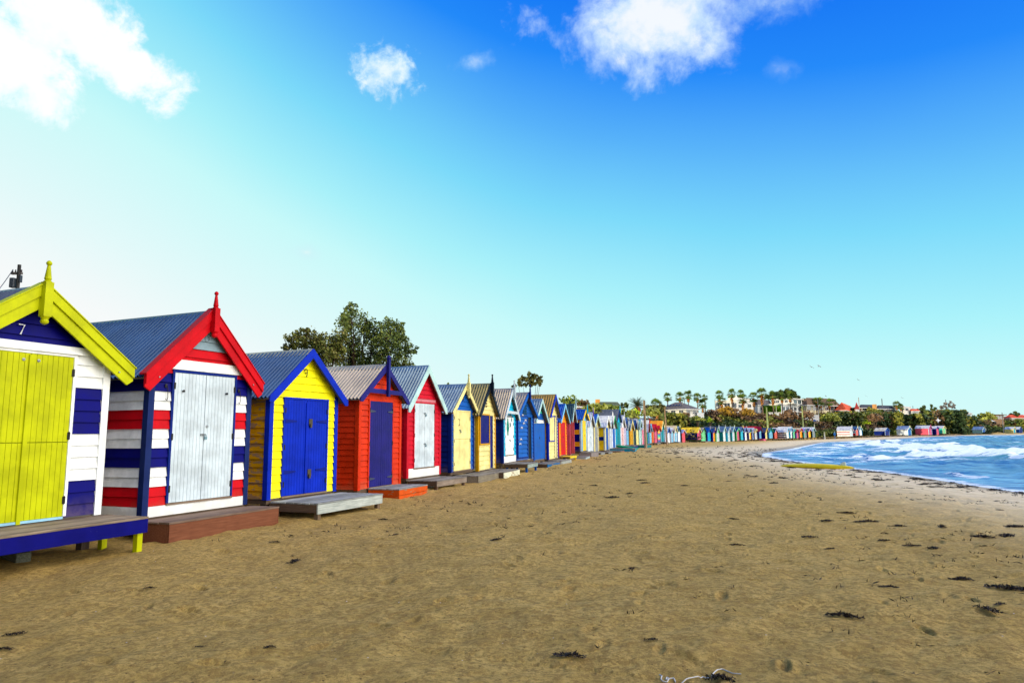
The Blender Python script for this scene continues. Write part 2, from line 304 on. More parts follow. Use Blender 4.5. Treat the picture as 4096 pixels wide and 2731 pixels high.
# xL xR yb ye ya  Y  roof barge side front door  extras label   (picture marks of the front wall's corners, its eave and its ridge, and its distance)
HUTS = [
 (-330,388,2092,1380,1150,8.15,'rgy','lime','W','W','lime',dict(k='h1'),'nearest beach hut, lime double doors and gable boards, navy triangle with a white 7'),
 (566,977,2072,1476,1262,10.75,'rbl','red','W','W','slv',dict(k='h2'),'beach hut with red, white and navy stripes, white double doors and a red gable'),
 (1065,1335,2000,1568,1412,13.1,'rbl','blu','mus','yel','blu',dict(k='h3'),'bright yellow beach hut with wide royal blue doors and peeling mustard side wall'),
 (1428,1596,1962,1580,1470,16.3,'rbe','pur','org','org','pur',dict(k='h4'),'orange red beach hut with dark purple doors and a crossbar in its gable'),
 (1624,1757,1913,1612,1472,19.4,'rpl','pal','cri','cri','slv',dict(k='h5'),'crimson beach hut with tall whitish doors and pale grey gable boards'),
 (1802,1892,1890,1637,1545,22.0,'rpl','crm','dbl','mid','crm',dict(k='h6'),'blue beach hut with pale cream stable doors and cream gable boards'),
 (1911,1979,1884,1645,1542,24.0,'rog','blk','crm','crm','navy',dict(k='h7'),'cream yellow beach hut with a tall navy shutter and navy door'),
 (2011,2063,1852,1660,1561,27.0,'rbe','slv','dbl','tur','wht',dict(k='h8'),'turquoise beach hut with white doors bearing a green fish shape'),
 (2064,2134,1843,1655,1576,29.6,'rbe','mid','dbl','mid','blk',dict(k='h9'),'blue slatted beach hut with white bird marks and a dark open doorway'),
 (2134,2178,1842,1676,1601,32.4,'rpl','pal','mid','mid','mid',dict(k='h10',band='wht'),'blue beach hut with plain blue double doors under a white band, turquoise gable'),
 (2193,2231,1838,1656,1583,34.6,'och','blu','mus','crm','crm',dict(k='h11'),'yellow beach hut with royal blue corner and gable boards and cream shutter'),
 (2235,2267,1824,1680,1620,38.5,'mid','ltb','red','amb','red',dict(fin=None),'beach hut with bright red double doors and orange edge boards'),
 (2281,2297,1818,1677,1620,42.0,'rgn','pal','pnk','dred','dred',dict(fin='pal'),'dark red beach hut with pink side wall and dark green roof'),
 (2325,2348,1805,1674,1641,46.0,'mid','ylw','NO','ltb','ylw',dict(fin='tur'),'beach hut with navy and orange striped side wall and yellow doors'),
 (2351,2372,1807,1699,1652,50,'rwh','slv','slv','wht','slv',dict(fin='vio'),'white beach hut with specks of colour beside its white doors'),
 (2375,2395,1807,1700,1660,53.5,'mid','pal','gry','crm','gry',{},'beach hut with grey doors, cream corners and a corrugated blue roof'),
 (2420,2436,1801,1704,1666,57,'rwh','wht','YB','crm','mid',dict(fin=None),'beach hut with yellow side boards crossed by a navy band, blue doors'),
 (2437,2447,1795,1706,1665,60,'rwh','slv','lil','lil','slv',dict(fin='wht'),'narrow pale lilac beach hut with a white and red roof spike'),
 (2447,2463,1792,1707,1665,63,'rwh','grn','tur','wht','mid',dict(tri=('mid','wht')),'white beach hut with blue triangles painted on its doors, green gable'),
 (2464,2482,1780,1682,1640,66,'rgy','dbl','teal','tur','teal',dict(L=4.6,fin='tur',W=2.3),'tall teal beach hut with a long grey corrugated roof'),
 (2482,2498,1783,1703,1663,69,'rwh','wht','lil','wht','red',dict(fin='wht',stripe='wht'),'white beach hut with red and white striped doors and a white spike'),
 (2498,2505,1781,1703,1672,72,'rpl','mid','lil','lil','lil',{},'slim lilac beach hut under a small blue gable'),
 (2505,2515,1781,1715,1682,75,'rpl','slv','navy','ltb','ltb',{},'beach hut with navy side wall and light blue doors'),
 (2519,2532,1779,1715,1681,78,'rpl','crm','mus','mus','mus',{},'plain mustard yellow beach hut with cream gable boards'),
 (2534,2545,1782,1713,1682,81,'rbl','dbl','crm','teal','blk',{},'beach hut with teal corner post and dark door under a steel blue roof'),
 (2546,2554,1783,1712,1676,84,'rwh','pal','crm','crm','crm',dict(fin='tur',gable='teal'),'pale cream beach hut with a teal gable'),
 (2556,2565,1780,1704,1678,87,'rpl','pal','teal','pal','pal',{},'grey green beach hut with teal side wall'),
 (2567,2577,1778,1712,1676,90,'rwh','wht','pal','wht','rose',dict(fin='crm'),'white beach hut with a pinkish red door, behind the near timber pole'),
 (2590,2597,1775,1722,1682,93.5,'rwh','red','teal','lgn','mid',dict(fin='red'),'green and blue beach hut with a round red roof spike'),
 (2598,2606,1773,1722,1696,97,'rpl','ltb','mid','pal','ltb',{},'light grey blue beach hut beside the orange one'),
 (2607,2615,1771,1722,1703,101,'red','red','crm','amb','org',dict(gable='crm'),'orange beach hut with red gable boards and a cream top'),
 (2618,2628,1771,1721,1697,105,'red','red','rose','rose','rose',{},'rose pink beach hut with a tall pointed red gable'),
 (2630,2641,1768,1722,1703,109,'red','red','navy','RB','RB',dict(gable='crm'),'beach hut with rainbow coloured horizontal stripes'),
 (2644,2656,1767,1714,1684,113,'amb','crm','slv','tur','teal',dict(L=4.2,W=2.2),'blue beach hut under a large orange roof'),
 (2658,2665,1769,1722,1712,117,'rwh','wht','dbl','agr','lil',{},'sea green beach hut with lilac door, left of the second timber pole'),
 (2669,2680,1772,1729,1709,121,'rwh','mid','slv','mid','wht',{},'white and blue beach hut right of the second timber pole'),
 (2683,2694,1769,1728,1711,125,'rwh','lil','slv','lil','ltb',dict(gable='lgn'),'pale pastel beach hut with a green gable'),
 (2697,2708,1767,1727,1703,128.5,'sand','crm','CK','wht','ltb',dict(L=3.2),'beach hut with checkered corner and cream ridge'),
 (2710,2722,1767,1725,1706,132,'rpl','dgn','mid','ltb','wht',dict(fin='crm'),'blue and white patchwork beach hut with dark green gable board'),
 (2728,2741,1769,1730,1719,135.5,'lil','lil','brn','pnk','pnk',{},'small salmon pink beach hut at the end of the first row'),
 (2789,2804,1758,1728,1710,141,'ylw','crm','dbl','pnk','rose',dict(L=3.4,hip=1,cyanbase=1),'beach hut with a long bright yellow roof behind a round bush'),
 (2806,2826,1764,1728,1711,143.5,'sand','dgn','lgn','LG','lgn',{},'lime and mint green beach hut with dark green gable board'),
 (2829,2846,1764,1729,1712,145,'mid','mid','navy','mid','tur',dict(fin='lil'),'royal blue beach hut with turquoise artwork on its doors'),
 (2851,2864,1765,1729,1715,146.5,'rbl','vio','navy','vio','amb',dict(fin='crm'),'purple beach hut with an orange door'),
 (2865,2880,1766,1730,1706,148,'rgy','pal','lgn','LG','slv',dict(fin='wht'),'beach hut with silver door in a lime frame'),
 (2892,2905,1765,1725,1706,149.5,'rpl','pal','teal','pal','wht',dict(fin='wht'),'white door beach hut with teal green side wall'),
 (2911,2924,1766,1727,1709,151,'rpl','slv','tur','pal','slv',dict(fin='slv'),'pale aqua beach hut with a silver grey gable'),
 (2928,2942,1764,1727,1707,152.5,'rpl','pal','teal','cyn','slv',dict(fin='slv'),'light turquoise beach hut with dark teal sides'),
 (2946,2960,1761,1724,1712,154,'rbl','lgn','grn','lgn','rose',{},'mint green beach hut with a raspberry red door'),
 (2963,2976,1760,1724,1708,155.5,'rpl','dbl','grn','tur','cyn',dict(fin='crm',tri=('cyn','wht')),'turquoise beach hut with a white diamond line on its doors'),
 (2978,2990,1761,1727,1711,157,'rwh','dbl','navy','mid','wht',dict(fin='slv',half=1),'blue beach hut with a small white panel low on its door'),
 (2996,3007,1757,1728,1714,158.5,'rwh','dgn','navy','wht','ylw',dict(gable='agr'),'beach hut with yellow door and aqua gable'),
 (3010,3018,1758,1728,1711,160,'rwh','lil','vio','lil','ltb',dict(L=3.2),'lilac framed beach hut beside the yellow gabled one'),
 (3019,3031,1757,1729,1715,161,'crm','crm','vio','crm','slv',{},'small beach hut with pale yellow gable boards and silver door'),
 (3036,3047,1754,1723,1706,162.5,'red','dred','dbl','navy','ltb',dict(L=4.0),'beach hut with a bright red roof, navy gable and light blue door'),
 (3061,3071,1756,1727,1712,164,'rgy','ylw','navy','crm','crm',dict(fin='crm'),'pale yellow beach hut with plain navy side wall'),
 (3076,3093,1753,1727,1713,165.5,'rpl','grn','mid','cyn','ltb',dict(fin='grn'),'beach hut with aqua artwork and a green roof edge'),
 (3098,3110,1754,1728,1715,167,'dgn','lil','dred','sal','sal',{},'salmon beach hut left of the black striped one'),
 (3147,3158,1753,1726,1711,168,'rwh','ltb','BW','wht','wht',dict(L=3.2),'beach hut with bold black and white horizontal stripes along its side'),
 (3161,3171,1752,1724,1707,169.5,'rwh','ltb','tur','ltb','wht',{},'light blue beach hut right of the striped one'),
 (3172,3182,1752,1727,1716,171,'rwh','agr','navy','agr','lgn',{},'aqua green beach hut with mint doors'),
 (3185,3197,1752,1729,1719,172.5,'red','red','vio','vio','rose',{},'small purple beach hut with a red gable'),
 (3199,3211,1750,1724,1712,174,'sand','red','dbl','crm','amb',{},'cream beach hut with red gable boards and amber doors'),
 (3215,3229,1751,1727,1712,175.5,'lil','gry','dgn','agr','gry',{},'bright aqua beach hut with a grey picture on its door'),
 (3232,3245,1749,1725,1714,177,'rgy','lil','blk','rose','ylw',{},'dusky pink beach hut with a yellow door'),
 (3249,3261,1749,1722,1709,178.5,'rwh','pal','blk','teal','gry',{},'dark teal beach hut at the right end of the second row'),
 (3401,3411,1745,1719,1706,188,'rwh','wht','RW','wht','slv',dict(L=3.2,fin='wht'),'beach hut with thin red and white stripes along its side, near the water'),
 (3424,3433,1741,1718,1707,191,'rbl','slv','RWB','sal','sal',dict(fin='crm'),'salmon beach hut with wide red, white and teal bands'),
 (3437,3449,1741,1718,1706,193.5,'rpl','pal','mid','tur','wht',dict(fin='crm',tri=('wht','tur')),'turquoise beach hut with white triangles, right of the salmon one'),
 (3541,3558,1741,1722,1711,203,'rwh','mid','PU','mid','dbl',dict(L=3.4),'lone navy purple beach hut with a pale roof near the water'),
 (3632,3646,1741,1716,1704,212,'rwh','wht','wht','cyn','mid',dict(L=3.4,fin='crm'),'lone white beach hut with turquoise front'),
 (3716,3729,1739,1712,1702,214,'rwh','rose','PK','vio','rose',dict(L=4.0,fin='rose'),'pink beach hut with purple front, nearest of three by the sea'),
 (3745,3757,1739,1714,1705,218,'rwh','vio','navy','dbl','pnk',{},'navy beach hut with pink door between the pink and aqua ones'),
 (3771,3784,1734,1712,1703,224,'rwh','crm','agr','crm','lgn',{},'aqua and cream beach hut, right end of the three by the sea'),
 (3930,3943,1736,1717,1706,262,'rwh','wht','pal','ltb','mid',dict(L=3.6,fin='sand'),'lone pale grey green beach hut with light blue front'),
 (4053,4064,1731,1715,1707,300,'rwh','crm','crm','crm','tur',dict(L=3.4),'cream beach hut with a turquoise door at the far right'),
 (4078,4090,1732,1716,1707,305,'rwh','mid','mid','mid','dbl',{},'rightmost beach hut, plain royal blue, beside the cream one'),
]
def solve(h):
    xL, xR, yb, ye, ya, Y = h[:6]; ex = h[11]
    if Y > 115: Y = 115+(Y-115)*0.68 if Y < 141 else (132.7+(Y-141)*0.72 if Y < 187 else (Y-10 if Y < 200 else Y))
    P = at(xL, yb, Y); Wd = ex.get('W', 2.05)
    if ex.get('k') in ('h1', 'h2'): Wd = 2.3 if ex['k'] == 'h1' else 2.15
    lo, hi = 0.0, R(100)
    for _ in range(50):
        mdl = (lo+hi)/2; q = P+Vector((math.cos(mdl), math.sin(mdl), 0))*Wd
        if proj(q)[0] > xR: lo = mdl
        else: hi = mdl
    th = (lo+hi)/2
    if ex.get('k') == 'h1':
        th = R(68.5); q = at(388, 2057, 10.15); P = q-Vector((math.cos(th), math.sin(th), 0))*Wd
        ze = at(437, 1440, 10.15).z; M = q-Vector((math.cos(th), math.sin(th), 0))*Wd/2; M.z = at(120, 1168, M.y).z
        return P, th, Wd, ze-P.z, M.z-P.z
    ze = at(xL, ye, Y).z
    M = P+Vector((math.cos(th), math.sin(th), 0))*Wd/2
    a = M.copy(); z0, z1 = 0, 20
    for _ in range(40):
        a.z = (z0+z1)/2
        if proj(a)[1] > ya: z0 = a.z
        else: z1 = a.z
    return P, th, Wd, ze-P.z, a.z-P.z
HS = [solve(h) for h in HUTS]
def ground_row(Y): return float(np.interp(Y, [-1e3, 0, 9.4, 11, 30, 45, 60, 80, 115, 150, 180, 320], [0, 0, 0.0, 0.10, 0.10, 0.04, -0.05, -0.18, -0.42, -0.56, -0.5, -0.62]))
def sidecols(code, n):
    if isinstance(code, str):
        if code == 'W': code = None
    pat = {'NO': ['navy','navy','amb','amb'], 'YB': ['ylw'], 'CK': ['wht','dgn'], 'BW': ['wht','blk'], 'RW': ['wht','wht','red'],
           'RWB': ['red']*3+['wht']+['teal']+['wht']+['red']*3, 'PU': ['dbl'], 'PK': ['pnk'], 'RB': ['mid','vio','pnk','crm','lgn','agr','tur','mid','pnk','ylw','crm'], 'LG': ['lgn']}
    return pat.get(code)
H1F = ['navy']*3+['wht']*4+['navy']*4+['wht']*20
H2F = ['red']*2+['wht']*2+['navy']*2+['wht']*2+['red']*2+['wht']*2+['navy']*2+['wht']*20
def weather(mb, x0f, x1f, z0, z1, bh, colidx, yface, axis='x', skip=None):
    """lapped boards; x0f/x1f give the ends at height z; the board's lower edge stands proud. axis x: on a front wall; y: on a side wall"""
    n = max(1, int(math.ceil((z1-z0)/bh-1e-6)))
    for i in range(n):
        a = z0+i*bh; b = min(z1, a+bh)
        spans = [(x0f(a), x1f(a), x0f(b), x1f(b))]
        if skip and a < skip[2]-1e-6:
            d0, d1, dh = skip; b2 = b
            spans = [(x0f(a), d0, x0f(b), d0), (d1, x1f(a), d1, x1f(b))]
        for (xa, xb, xc, xd) in spans:
            if xb-xa < 0.01: continue
            o1, o2 = 0.031, 0.004
            if axis == 'x': f = lambda x, o, z: (x, yface-o, z)
            elif axis == 'l': f = lambda x, o, z: (yface-o, x, z)
            else: f = lambda x, o, z: (yface+o, x, z)
            m = colidx(i)
            p = [f(xa, 0, a), f(xb, 0, a), f(xb, o1, a), f(xa, o1, a), f(xc, 0, b), f(xd, 0, b), f(xd, o2, b), f(xc, o2, b)]
            mb.hexa([p[3], p[2], p[1], p[0], p[7], p[6], p[5], p[4]], m)
def doorleaf(x0, x1, z0, z1, y, col, npl, root, hinge_left, hw=True, gap=0.004, split=None, iron=DARKIRON, wear=0.0):
    mb = MB(); w = (x1-x0)/npl; gap = 0.0016 if col in ('slv', 'wht') else gap
    segs = [(z0, z1)] if not split else [(z0, split-0.006), (split+0.006, z1)]
    mb.box(x0+0.002, x1-0.002, y-0.02, y-0.004, z0+.002, z1-.002, 1)
    for (a, b) in segs:
        for i in range(npl): mb.box(x0+i*w+gap/2, x0+(i+1)*w-gap/2, y-0.036, y-0.021, a, b, 0)
    m0 = paint(C[col] if isinstance(col, str) else col, 0.45, wear); m1 = paint(tuple(int(x*0.78) for x in (C[col] if isinstance(col, str) else col)), 0.6)
    o = mb.build('door', [m0, m1], root, bevel=0.003 if hw else 0)
    if hw:
        hx = x0 if hinge_left else x1
        for z in (z0+0.22, (z0+z1)/2, z1-0.22):
            h = MB(); h.box(hx-0.02, hx+0.02, y-0.046, y-0.037, z-0.05, z+0.05); h.tube([(hx, y-0.046, z-0.055), (hx, y-0.046, z+0.055)], 0.009, 8)
            h.build('hinge', iron, o)
    return o
def padlock(root, x, z, y):
    h = MB(); h.box(x-0.06, x+0.05, y-0.05, y-0.042, z-0.018, z+0.018); h.box(x-0.01, x+0.005, y-0.066, y-0.05, z-0.02, z+0.02)
    o = h.build('hasp', STEEL, root)
    k = MB(); k.box(x+0.015, x+0.06, y-0.075, y-0.052, z-0.085, z-0.035)
    k.tube([(x+0.023, y-0.062, z-0.04), (x+0.023, y-0.062, z-0.01), (x+0.0375, y-0.062, z+0.004), (x+0.052, y-0.062, z-0.01), (x+0.052, y-0.062, z-0.04)], 0.005, 6)
    k.build('padlock', plain((120, 150, 160), 0.3, 0.7, 'padlock'), root)
def build_hut(i, h, sol):
    xL, xR, yb, ye, ya, Y, rc, bc, sc, fc, dc, ex, label = h; fc0 = fc; fc = {'RB': 'ylw', 'LG': 'lgn'}.get(fc, fc)
    if dc == 'RB': dc = 'tur'; ex = dict(ex, rainbow=1)
    P, th, Wd, E, Rg = sol; k = ex.get('k'); lod = 0 if Y < 29 else (1 if Y < 75 else 2)
    L = ex.get('L', 2.9 if lod == 0 else 2.7)
    root = empty('beach_hut', P, th)
    tag(root, label, 'beach hut', 'painted timber beach huts in a row along the sand')
    bh = {0: 0.165, 1: 0.16, 2: 0.2}[lod]
    if k == 'h3': bh = 0.15
    if k == 'h2': bh = 0.1515
    if k in ('h4', 'h5'): bh = 0.135
    sl_ = (Rg-E)/(Wd/2)                      # roof slope
    G = ground_row(Y)-P.z-0.3                # stump depth below the floor
    lo = lambda z: 0 if z <= E else (z-E)/sl_
    hi = lambda z: Wd if z <= E else Wd-(z-E)/sl_
    base = 0.0
    # door opening
    d0, d1 = {'h1': (0.55, Wd-0.55), 'h2': (0.44, Wd-0.40), 'h3': (0.40, Wd-0.35), 'h4': (0.46, Wd-0.46), 'h5': (0.40, Wd-0.42), 'h6': (0.22, Wd-0.4),
              'h8': (0.32, Wd-0.5), 'h10': (0.08, Wd-0.08)}.get(k, (0.42, Wd-0.42))
    dh = E-0.12 if k not in ('h1', 'h2', 'h5', 'h6', 'h10') else {'h1': E-0.02, 'h2': E-0.02, 'h5': E+0.02, 'h6': E-0.05, 'h10': E-0.25}[k]
    if lod == 2: dh = E-0.05; d0, d1 = 0.35, Wd-0.35
    dz0 = {'h2': 0.19, 'h5': 0.27, 'h8': 0.3}.get(k, 0.04)
    # ---- front wall
    mats = []; names = []
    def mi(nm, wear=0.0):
        if (nm, wear) not in names: names.append((nm, wear)); mats.append(paint(C[nm], 0.5, wear, splash_ao=True))
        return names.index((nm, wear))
    if k == 'h1': cf = lambda j: mi(H1F[j]) if dz(j) < E-0.02 else mi('navy')
    elif k == 'h2': cf = lambda j: (mi(H2F[j]) if dz(j) < E-0.03 else (mi('red') if dz(j) < E+0.46 else mi('rpl')))
    elif fc0 == 'RB': cf = lambda j: mi(sidecols('RB', 0)[j % 11])
    elif fc0 == 'LG': cf = lambda j: mi('lgn')
    elif ex.get('gable'): cf = lambda j: mi(fc if dz(j) < E-0.15 else ex['gable'])
    elif k == 'h10': cf = lambda j: mi('mid' if dz(j) < E-0.2 else ('wht' if dz(j) < E+0.02 else ('mid' if dz(j) < E+0.35 else 'agr')))
    elif k == 'h14x': cf = lambda j: mi('wht')
    else: cf = lambda j: mi(fc)
    z_start = 0.165 if k == 'h2' else (0.26 if k in ('h5', 'h8') else 0.02)
    dz = lambda j: z_start+j*bh+bh*0.5
    mb = MB(); mb.poly([(0, 0.012, 0), (Wd, 0.012, 0), (Wd, 0.012, E), (Wd/2, 0.012, Rg-0.02), (0, 0.012, E)], mi('gry'))
    rows = int((dh-z_start)/bh); dtop = z_start+(rows+1)*bh
    skip = (d0, d1, dtop-0.02)
    if k in ('h7', 'h9', 'h11'):   # shutter on the left, door on the right
        skip = (Wd-0.75, Wd-0.3, dtop-0.02); d0, d1 = Wd-0.72, Wd-0.33
    weather(mb, lo, hi, z_start, Rg-0.03, bh, cf, 0.0, 'x', skip)
    if z_start > 0.1: mb.box(0, Wd, -0.032, 0.0, 0.0, z_start-0.003, mi('wht'))
    fw = mb.build('front_wall', mats, root)
    # ---- side and back walls
    for side in (0, 1):
        mats = []; names = []; mb = MB(); pat = sidecols(sc, 0); wr = 0.42 if k == 'h3' else 0.0
        if k == 'h1': csd = lambda j: mi(H1F[j] if dz(j) < E else 'wht')
        elif k == 'h2': csd = lambda j: mi(H2F[j])
        elif pat:
            if sc == 'YB': csd = lambda j: mi('dbl' if 5 <= j <= 6 else 'ylw')
            elif sc == 'NO': csd = lambda j: mi(('navy','navy','navy','amb','amb','navy','navy','navy','amb','amb','navy','navy','navy','amb','amb')[(j+1) % 15])
            else: csd = lambda j: mi(pat[j % len(pat)])
        else: csd = lambda j: mi(sc, wr)
        if side == 0:
            mb.quad((0.012, 0, 0), (0.012, L, 0), (0.012, L, E), (0.012, 0, E), mi('gry'))
            weather(mb, lambda z: 0.0, lambda z: L, 0.165 if k == 'h2' else 0.02, E, bh, csd, 0.0, 'l')
            if k == 'h2': mb.box(-0.03, 0.0, 0, L, 0, 0.162, mi('wht'))
        else:
            mb.quad((Wd-0.012, 0, 0), (Wd-0.012, L, 0), (Wd-0.012, L, E), (Wd-0.012, 0, E), mi('gry'))
            weather(mb, lambda z: 0.0, lambda z: L, 0.02, E, bh, csd, Wd, 'r')
        mb.build('side_wall', mats, root)
    mb = MB(); mb.poly([(0.02, L-0.02, 0), (Wd-0.02, L-0.02, 0), (Wd-0.02, L-0.02, E), (Wd/2, L-0.02, Rg-0.03), (0.02, L-0.02, E)], 0)
    mb.build('back_wall', paint(C[sc] if sc in C else C['gry'], 0.6), root)
    # ---- floor and stumps
    mb = MB(); mb.box(0.0, Wd, 0.0, L, -0.08, 0.0); mb.build('floor', timber((74, 62, 52), (110, 94, 78)), root)
    for (a, b) in ((0.1, 0.12), (Wd-0.1, 0.12), (0.1, L-0.12), (Wd-0.1, L-0.12)):
        mb = MB(); mb.box(a-0.06, a+0.06, b-0.06, b+0.06, G, -0.08); mb.build('stump', timber((70, 60, 52), (104, 90, 78), 'z'), root)
    # ---- corner boards
    cc = {'h1': 'wht', 'h2': 'dbl', 'h3': 'blu', 'h4': 'org', 'h5': 'cri', 'h6': 'dbl', 'h7': 'mus', 'h8': 'dbl', 'h9': 'dbl', 'h10': 'mid', 'h11': 'blu'}.get(k, ex.get('cc', sc if sc in C else 'slv'))
    cm = paint(C[cc] if k != 'h2' else (22, 40, 96), 0.45)
    for x0, sg in ((0, -1), (Wd, 1)):
        mb = MB(); mb.box(min(x0, x0+sg*0.034), max(x0, x0+sg*0.034), -0.036, 0.075, 0, E-0.01)
        mb.box(*( (x0+0.001, x0+0.075) if sg < 0 else (x0-0.075, x0-0.001) ), -0.0365, -0.002, 0, E-0.01); mb.build('corner_board', cm, root)
    # ---- roof
    of = {0: 0.15, 1: 0.2, 2: 0.22}[lod] if k != 'h2' else 0.10; ob = 0.12; oe = 0.17 if k != 'h1' else 0.27
    pitch_len = (Wd/2+oe); z_e = Rg-pitch_len*sl_
    rm = metal_roof(C[rc]); p = {0: 0.10, 1: 0.13, 2: 0.3}[lod]; amp = {0: 0.026, 1: 0.028, 2: 0.02}[lod]
    if rc in ('amb', 'ylw', 'red') and lod == 2: amp = 0.008
    spw = 6 if lod == 0 else 4
    ys = np.arange(-of, L+ob, p/spw); ys = np.append(ys, L+ob)
    for sgn in (-1, 1):
        mb = MB(); xs = (Wd/2+sgn*0.01, Wd/2+sgn*pitch_len); nrm = Vector((sgn*sl_, 0, 1)).normalized()
        base_i = len(mb.v)
        for y in ys:
            w = amp*math.sin(2*math.pi*y/p)+0.045
            for x, z in ((xs[0], Rg), (xs[1], z_e)): mb.v.append((x+nrm.x*w, y, z+nrm.z*w))
        n = len(ys)
        for j in range(n-1):
            a = 2*j; q = (a, a+1, a+3, a+2); mb.f.append(q if sgn < 0 else q[::-1]); mb.m.append(0)
        r = mb.build('roof_panel', rm, root, smooth=True)
        un = MB(); un.hexa([(xs[0], -of, Rg-0.005), (xs[1], -of, z_e-0.005), (xs[1], L+ob, z_e-0.005), (xs[0], L+ob, Rg-0.005),
                            (xs[0], -of, Rg+0.02), (xs[1], -of, z_e+0.02), (xs[1], L+ob, z_e+0.02), (xs[0], L+ob, Rg+0.02)])
        un.build('roof_lining', paint((118, 112, 104) if not k == 'h5' else (150, 60, 70), 0.7), r)
    cap = MB(); cw = 0.15; nn = 0.066
    capc = {'h1': 'rgy', 'h2': 'rgy', 'h3': 'sand', 'h4': 'sand'}.get(k, rc)
    cap.poly([(Wd/2-cw, -of-0.0, Rg-cw*sl_+nn), (Wd/2, -of, Rg+nn+0.02), (Wd/2, L+ob, Rg+nn+0.02), (Wd/2-cw, L+ob, Rg-cw*sl_+nn)])
    cap.poly([(Wd/2, -of, Rg+nn+0.02), (Wd/2+cw, -of, Rg-cw*sl_+nn), (Wd/2+cw, L+ob, Rg-cw*sl_+nn), (Wd/2, L+ob, Rg+nn+0.02)])
    co = cap.build('ridge_cap', metal_roof(C[capc]), root); s_ = co.modifiers.new('thick', 'SOLIDIFY'); s_.thickness = 0.006
    # ---- gable boards
    bw = {'h1': 0.255, 'h2': 0.25, 'h3': 0.155, 'h5': 0.17}.get(k, 0.14); yb0 = -of-0.035; yb1 = -of-0.004
    if lod == 2: bw = 0.17
    bmt = paint(C[bc], 0.45); up = 0.085
    for sgn in (-1, 1):
        xe = Wd/2+sgn*(pitch_len+0.03); zE = Rg-(pitch_len+0.03)*sl_
        mb = MB(); vb = bw*math.sqrt(1+sl_*sl_)
        xi = xe-sgn*0.10
        mb.prism([(Wd/2, yb0, Rg+up), (xe, yb0, zE+up), (xe, yb0, zE+up-vb*0.55), (xi, yb0, zE+0.10*sl_+up-vb), (Wd/2, yb0, Rg+up-vb)], (0, yb1-yb0, 0))
        if k in ('h1', 'h2'):     # second, narrower board on top of the first
            v2 = vb*0.42
            mb.prism([(Wd/2, yb0-0.03, Rg+up+0.02), (xe, yb0-0.03, zE+up+0.02), (xe, yb0-0.03, zE+up-v2), (Wd/2, yb0-0.03, Rg+up-v2)], (0, 0.028, 0))
            mb.prism([(Wd/2, yb0-0.045, Rg+up+0.045), (xe+sgn*0.02, yb0-0.045, zE+up+0.045-0.02*sl_), (xe+sgn*0.02, yb0-0.045, zE+up+0.021-0.02*sl_), (Wd/2, yb0-0.045, Rg+up+0.021)], (0, 0.16, 0))
        o = mb.build('gable_board', bmt, root, bevel=0.004 if lod == 0 else 0)
        if k in ('h1', 'h2', 'h4', 'h6'):
            bt = MB(); bx = xe-sgn*0.25; bt.lathe((0, 0, 0), [(0.012, 0), (0.012, 0.012)], 8)
            b_ = bt.build('bolt', STEEL, o); b_.location = (bx, yb0-(0.004 if k not in ('h1','h2') else 0.004), zE+0.25*sl_+up-vb*0.75); b_.rotation_euler = (R(90), 0, 0)
    # ---- roof spike
    fin = {'h1': 'lime', 'h2': 'red', 'h4': 'pur', 'h6': 'crm', 'h7': 'blk', 'h8': 'slv', 'h9': 'dbl'}.get(k, ex.get('fin'))
    if fin:
        mb = MB(); fz = Rg+up; yy = -of-0.035
        if k == 'h4':
            mb.box(Wd/2-0.045, Wd/2+0.045, yy-0.07, yy-0.004, Rg-0.75, fz+0.12); mb.lathe((Wd/2, yy-0.037, fz+0.12), [(0.045, 0), (0.06, 0.03), (0.05, 0.07), (0.02, 0.1)], 10)
        elif lod == 0:
            mb.box(Wd/2-0.055, Wd/2+0.055, yy-0.11, yy-0.0025, Rg-(0.36 if k == 'h1' else 0.30), fz+0.03)
            mb.lathe((Wd/2, yy-0.055, fz+0.03), [(0.05, 0), (0.052, 0.01), (0.034, 0.025), (0.044, 0.04), (0.046, 0.05), (0.042, 0.06), (0.022, 0.22), (0.019, 0.23), (0.028, 0.24), (0.036, 0.255), (0.036, 0.27), (0.024, 0.29), (0.01, 0.30)], 14)
            zb = Rg-(0.36 if k == 'h1' else 0.30)
            mb.lathe((Wd/2, yy-0.055, zb-0.11), [(0.01, 0), (0.045, 0.02), (0.052, 0.045), (0.042, 0.07), (0.05, 0.09), (0.062, 0.11)], 14)
        else:
            r_ = 0.05 if lod == 1 else 0.075
            mb.lathe((Wd/2, yy-0.055, Rg-0.25), [(r_, 0), (r_, 0.36), (r_*0.7, 0.39), (r_*0.9, 0.42), (r_*0.45, 0.58), (r_*0.8, 0.61), (r_*0.3, 0.66)], 8)
        mb.build('roof_spike', paint(C[fin], 0.4), root, smooth=False)
    if k in ('h4', 'h8'):      # tie across the gable
        mb = MB(); zt = E+0.12; hw = (Rg-zt)/sl_-0.02
        mb.box(Wd/2-hw, Wd/2+hw, yb0-0.001, yb1-0.001, zt-0.05, zt+0.06); mb.build('cross_tie', bmt, root)
    # ---- door set
    dm = C[dc]
    n_pl = {'h1': 8, 'h2': 9, 'h3': 8, 'h4': 6, 'h5': 4, 'h6': 1, 'h8': 2, 'h10': 4}.get(k, 3 if lod < 2 else 1)
    mx = (d0+d1)/2; hw_ = lod == 0
    if k == 'h6': mx = d0+0.5
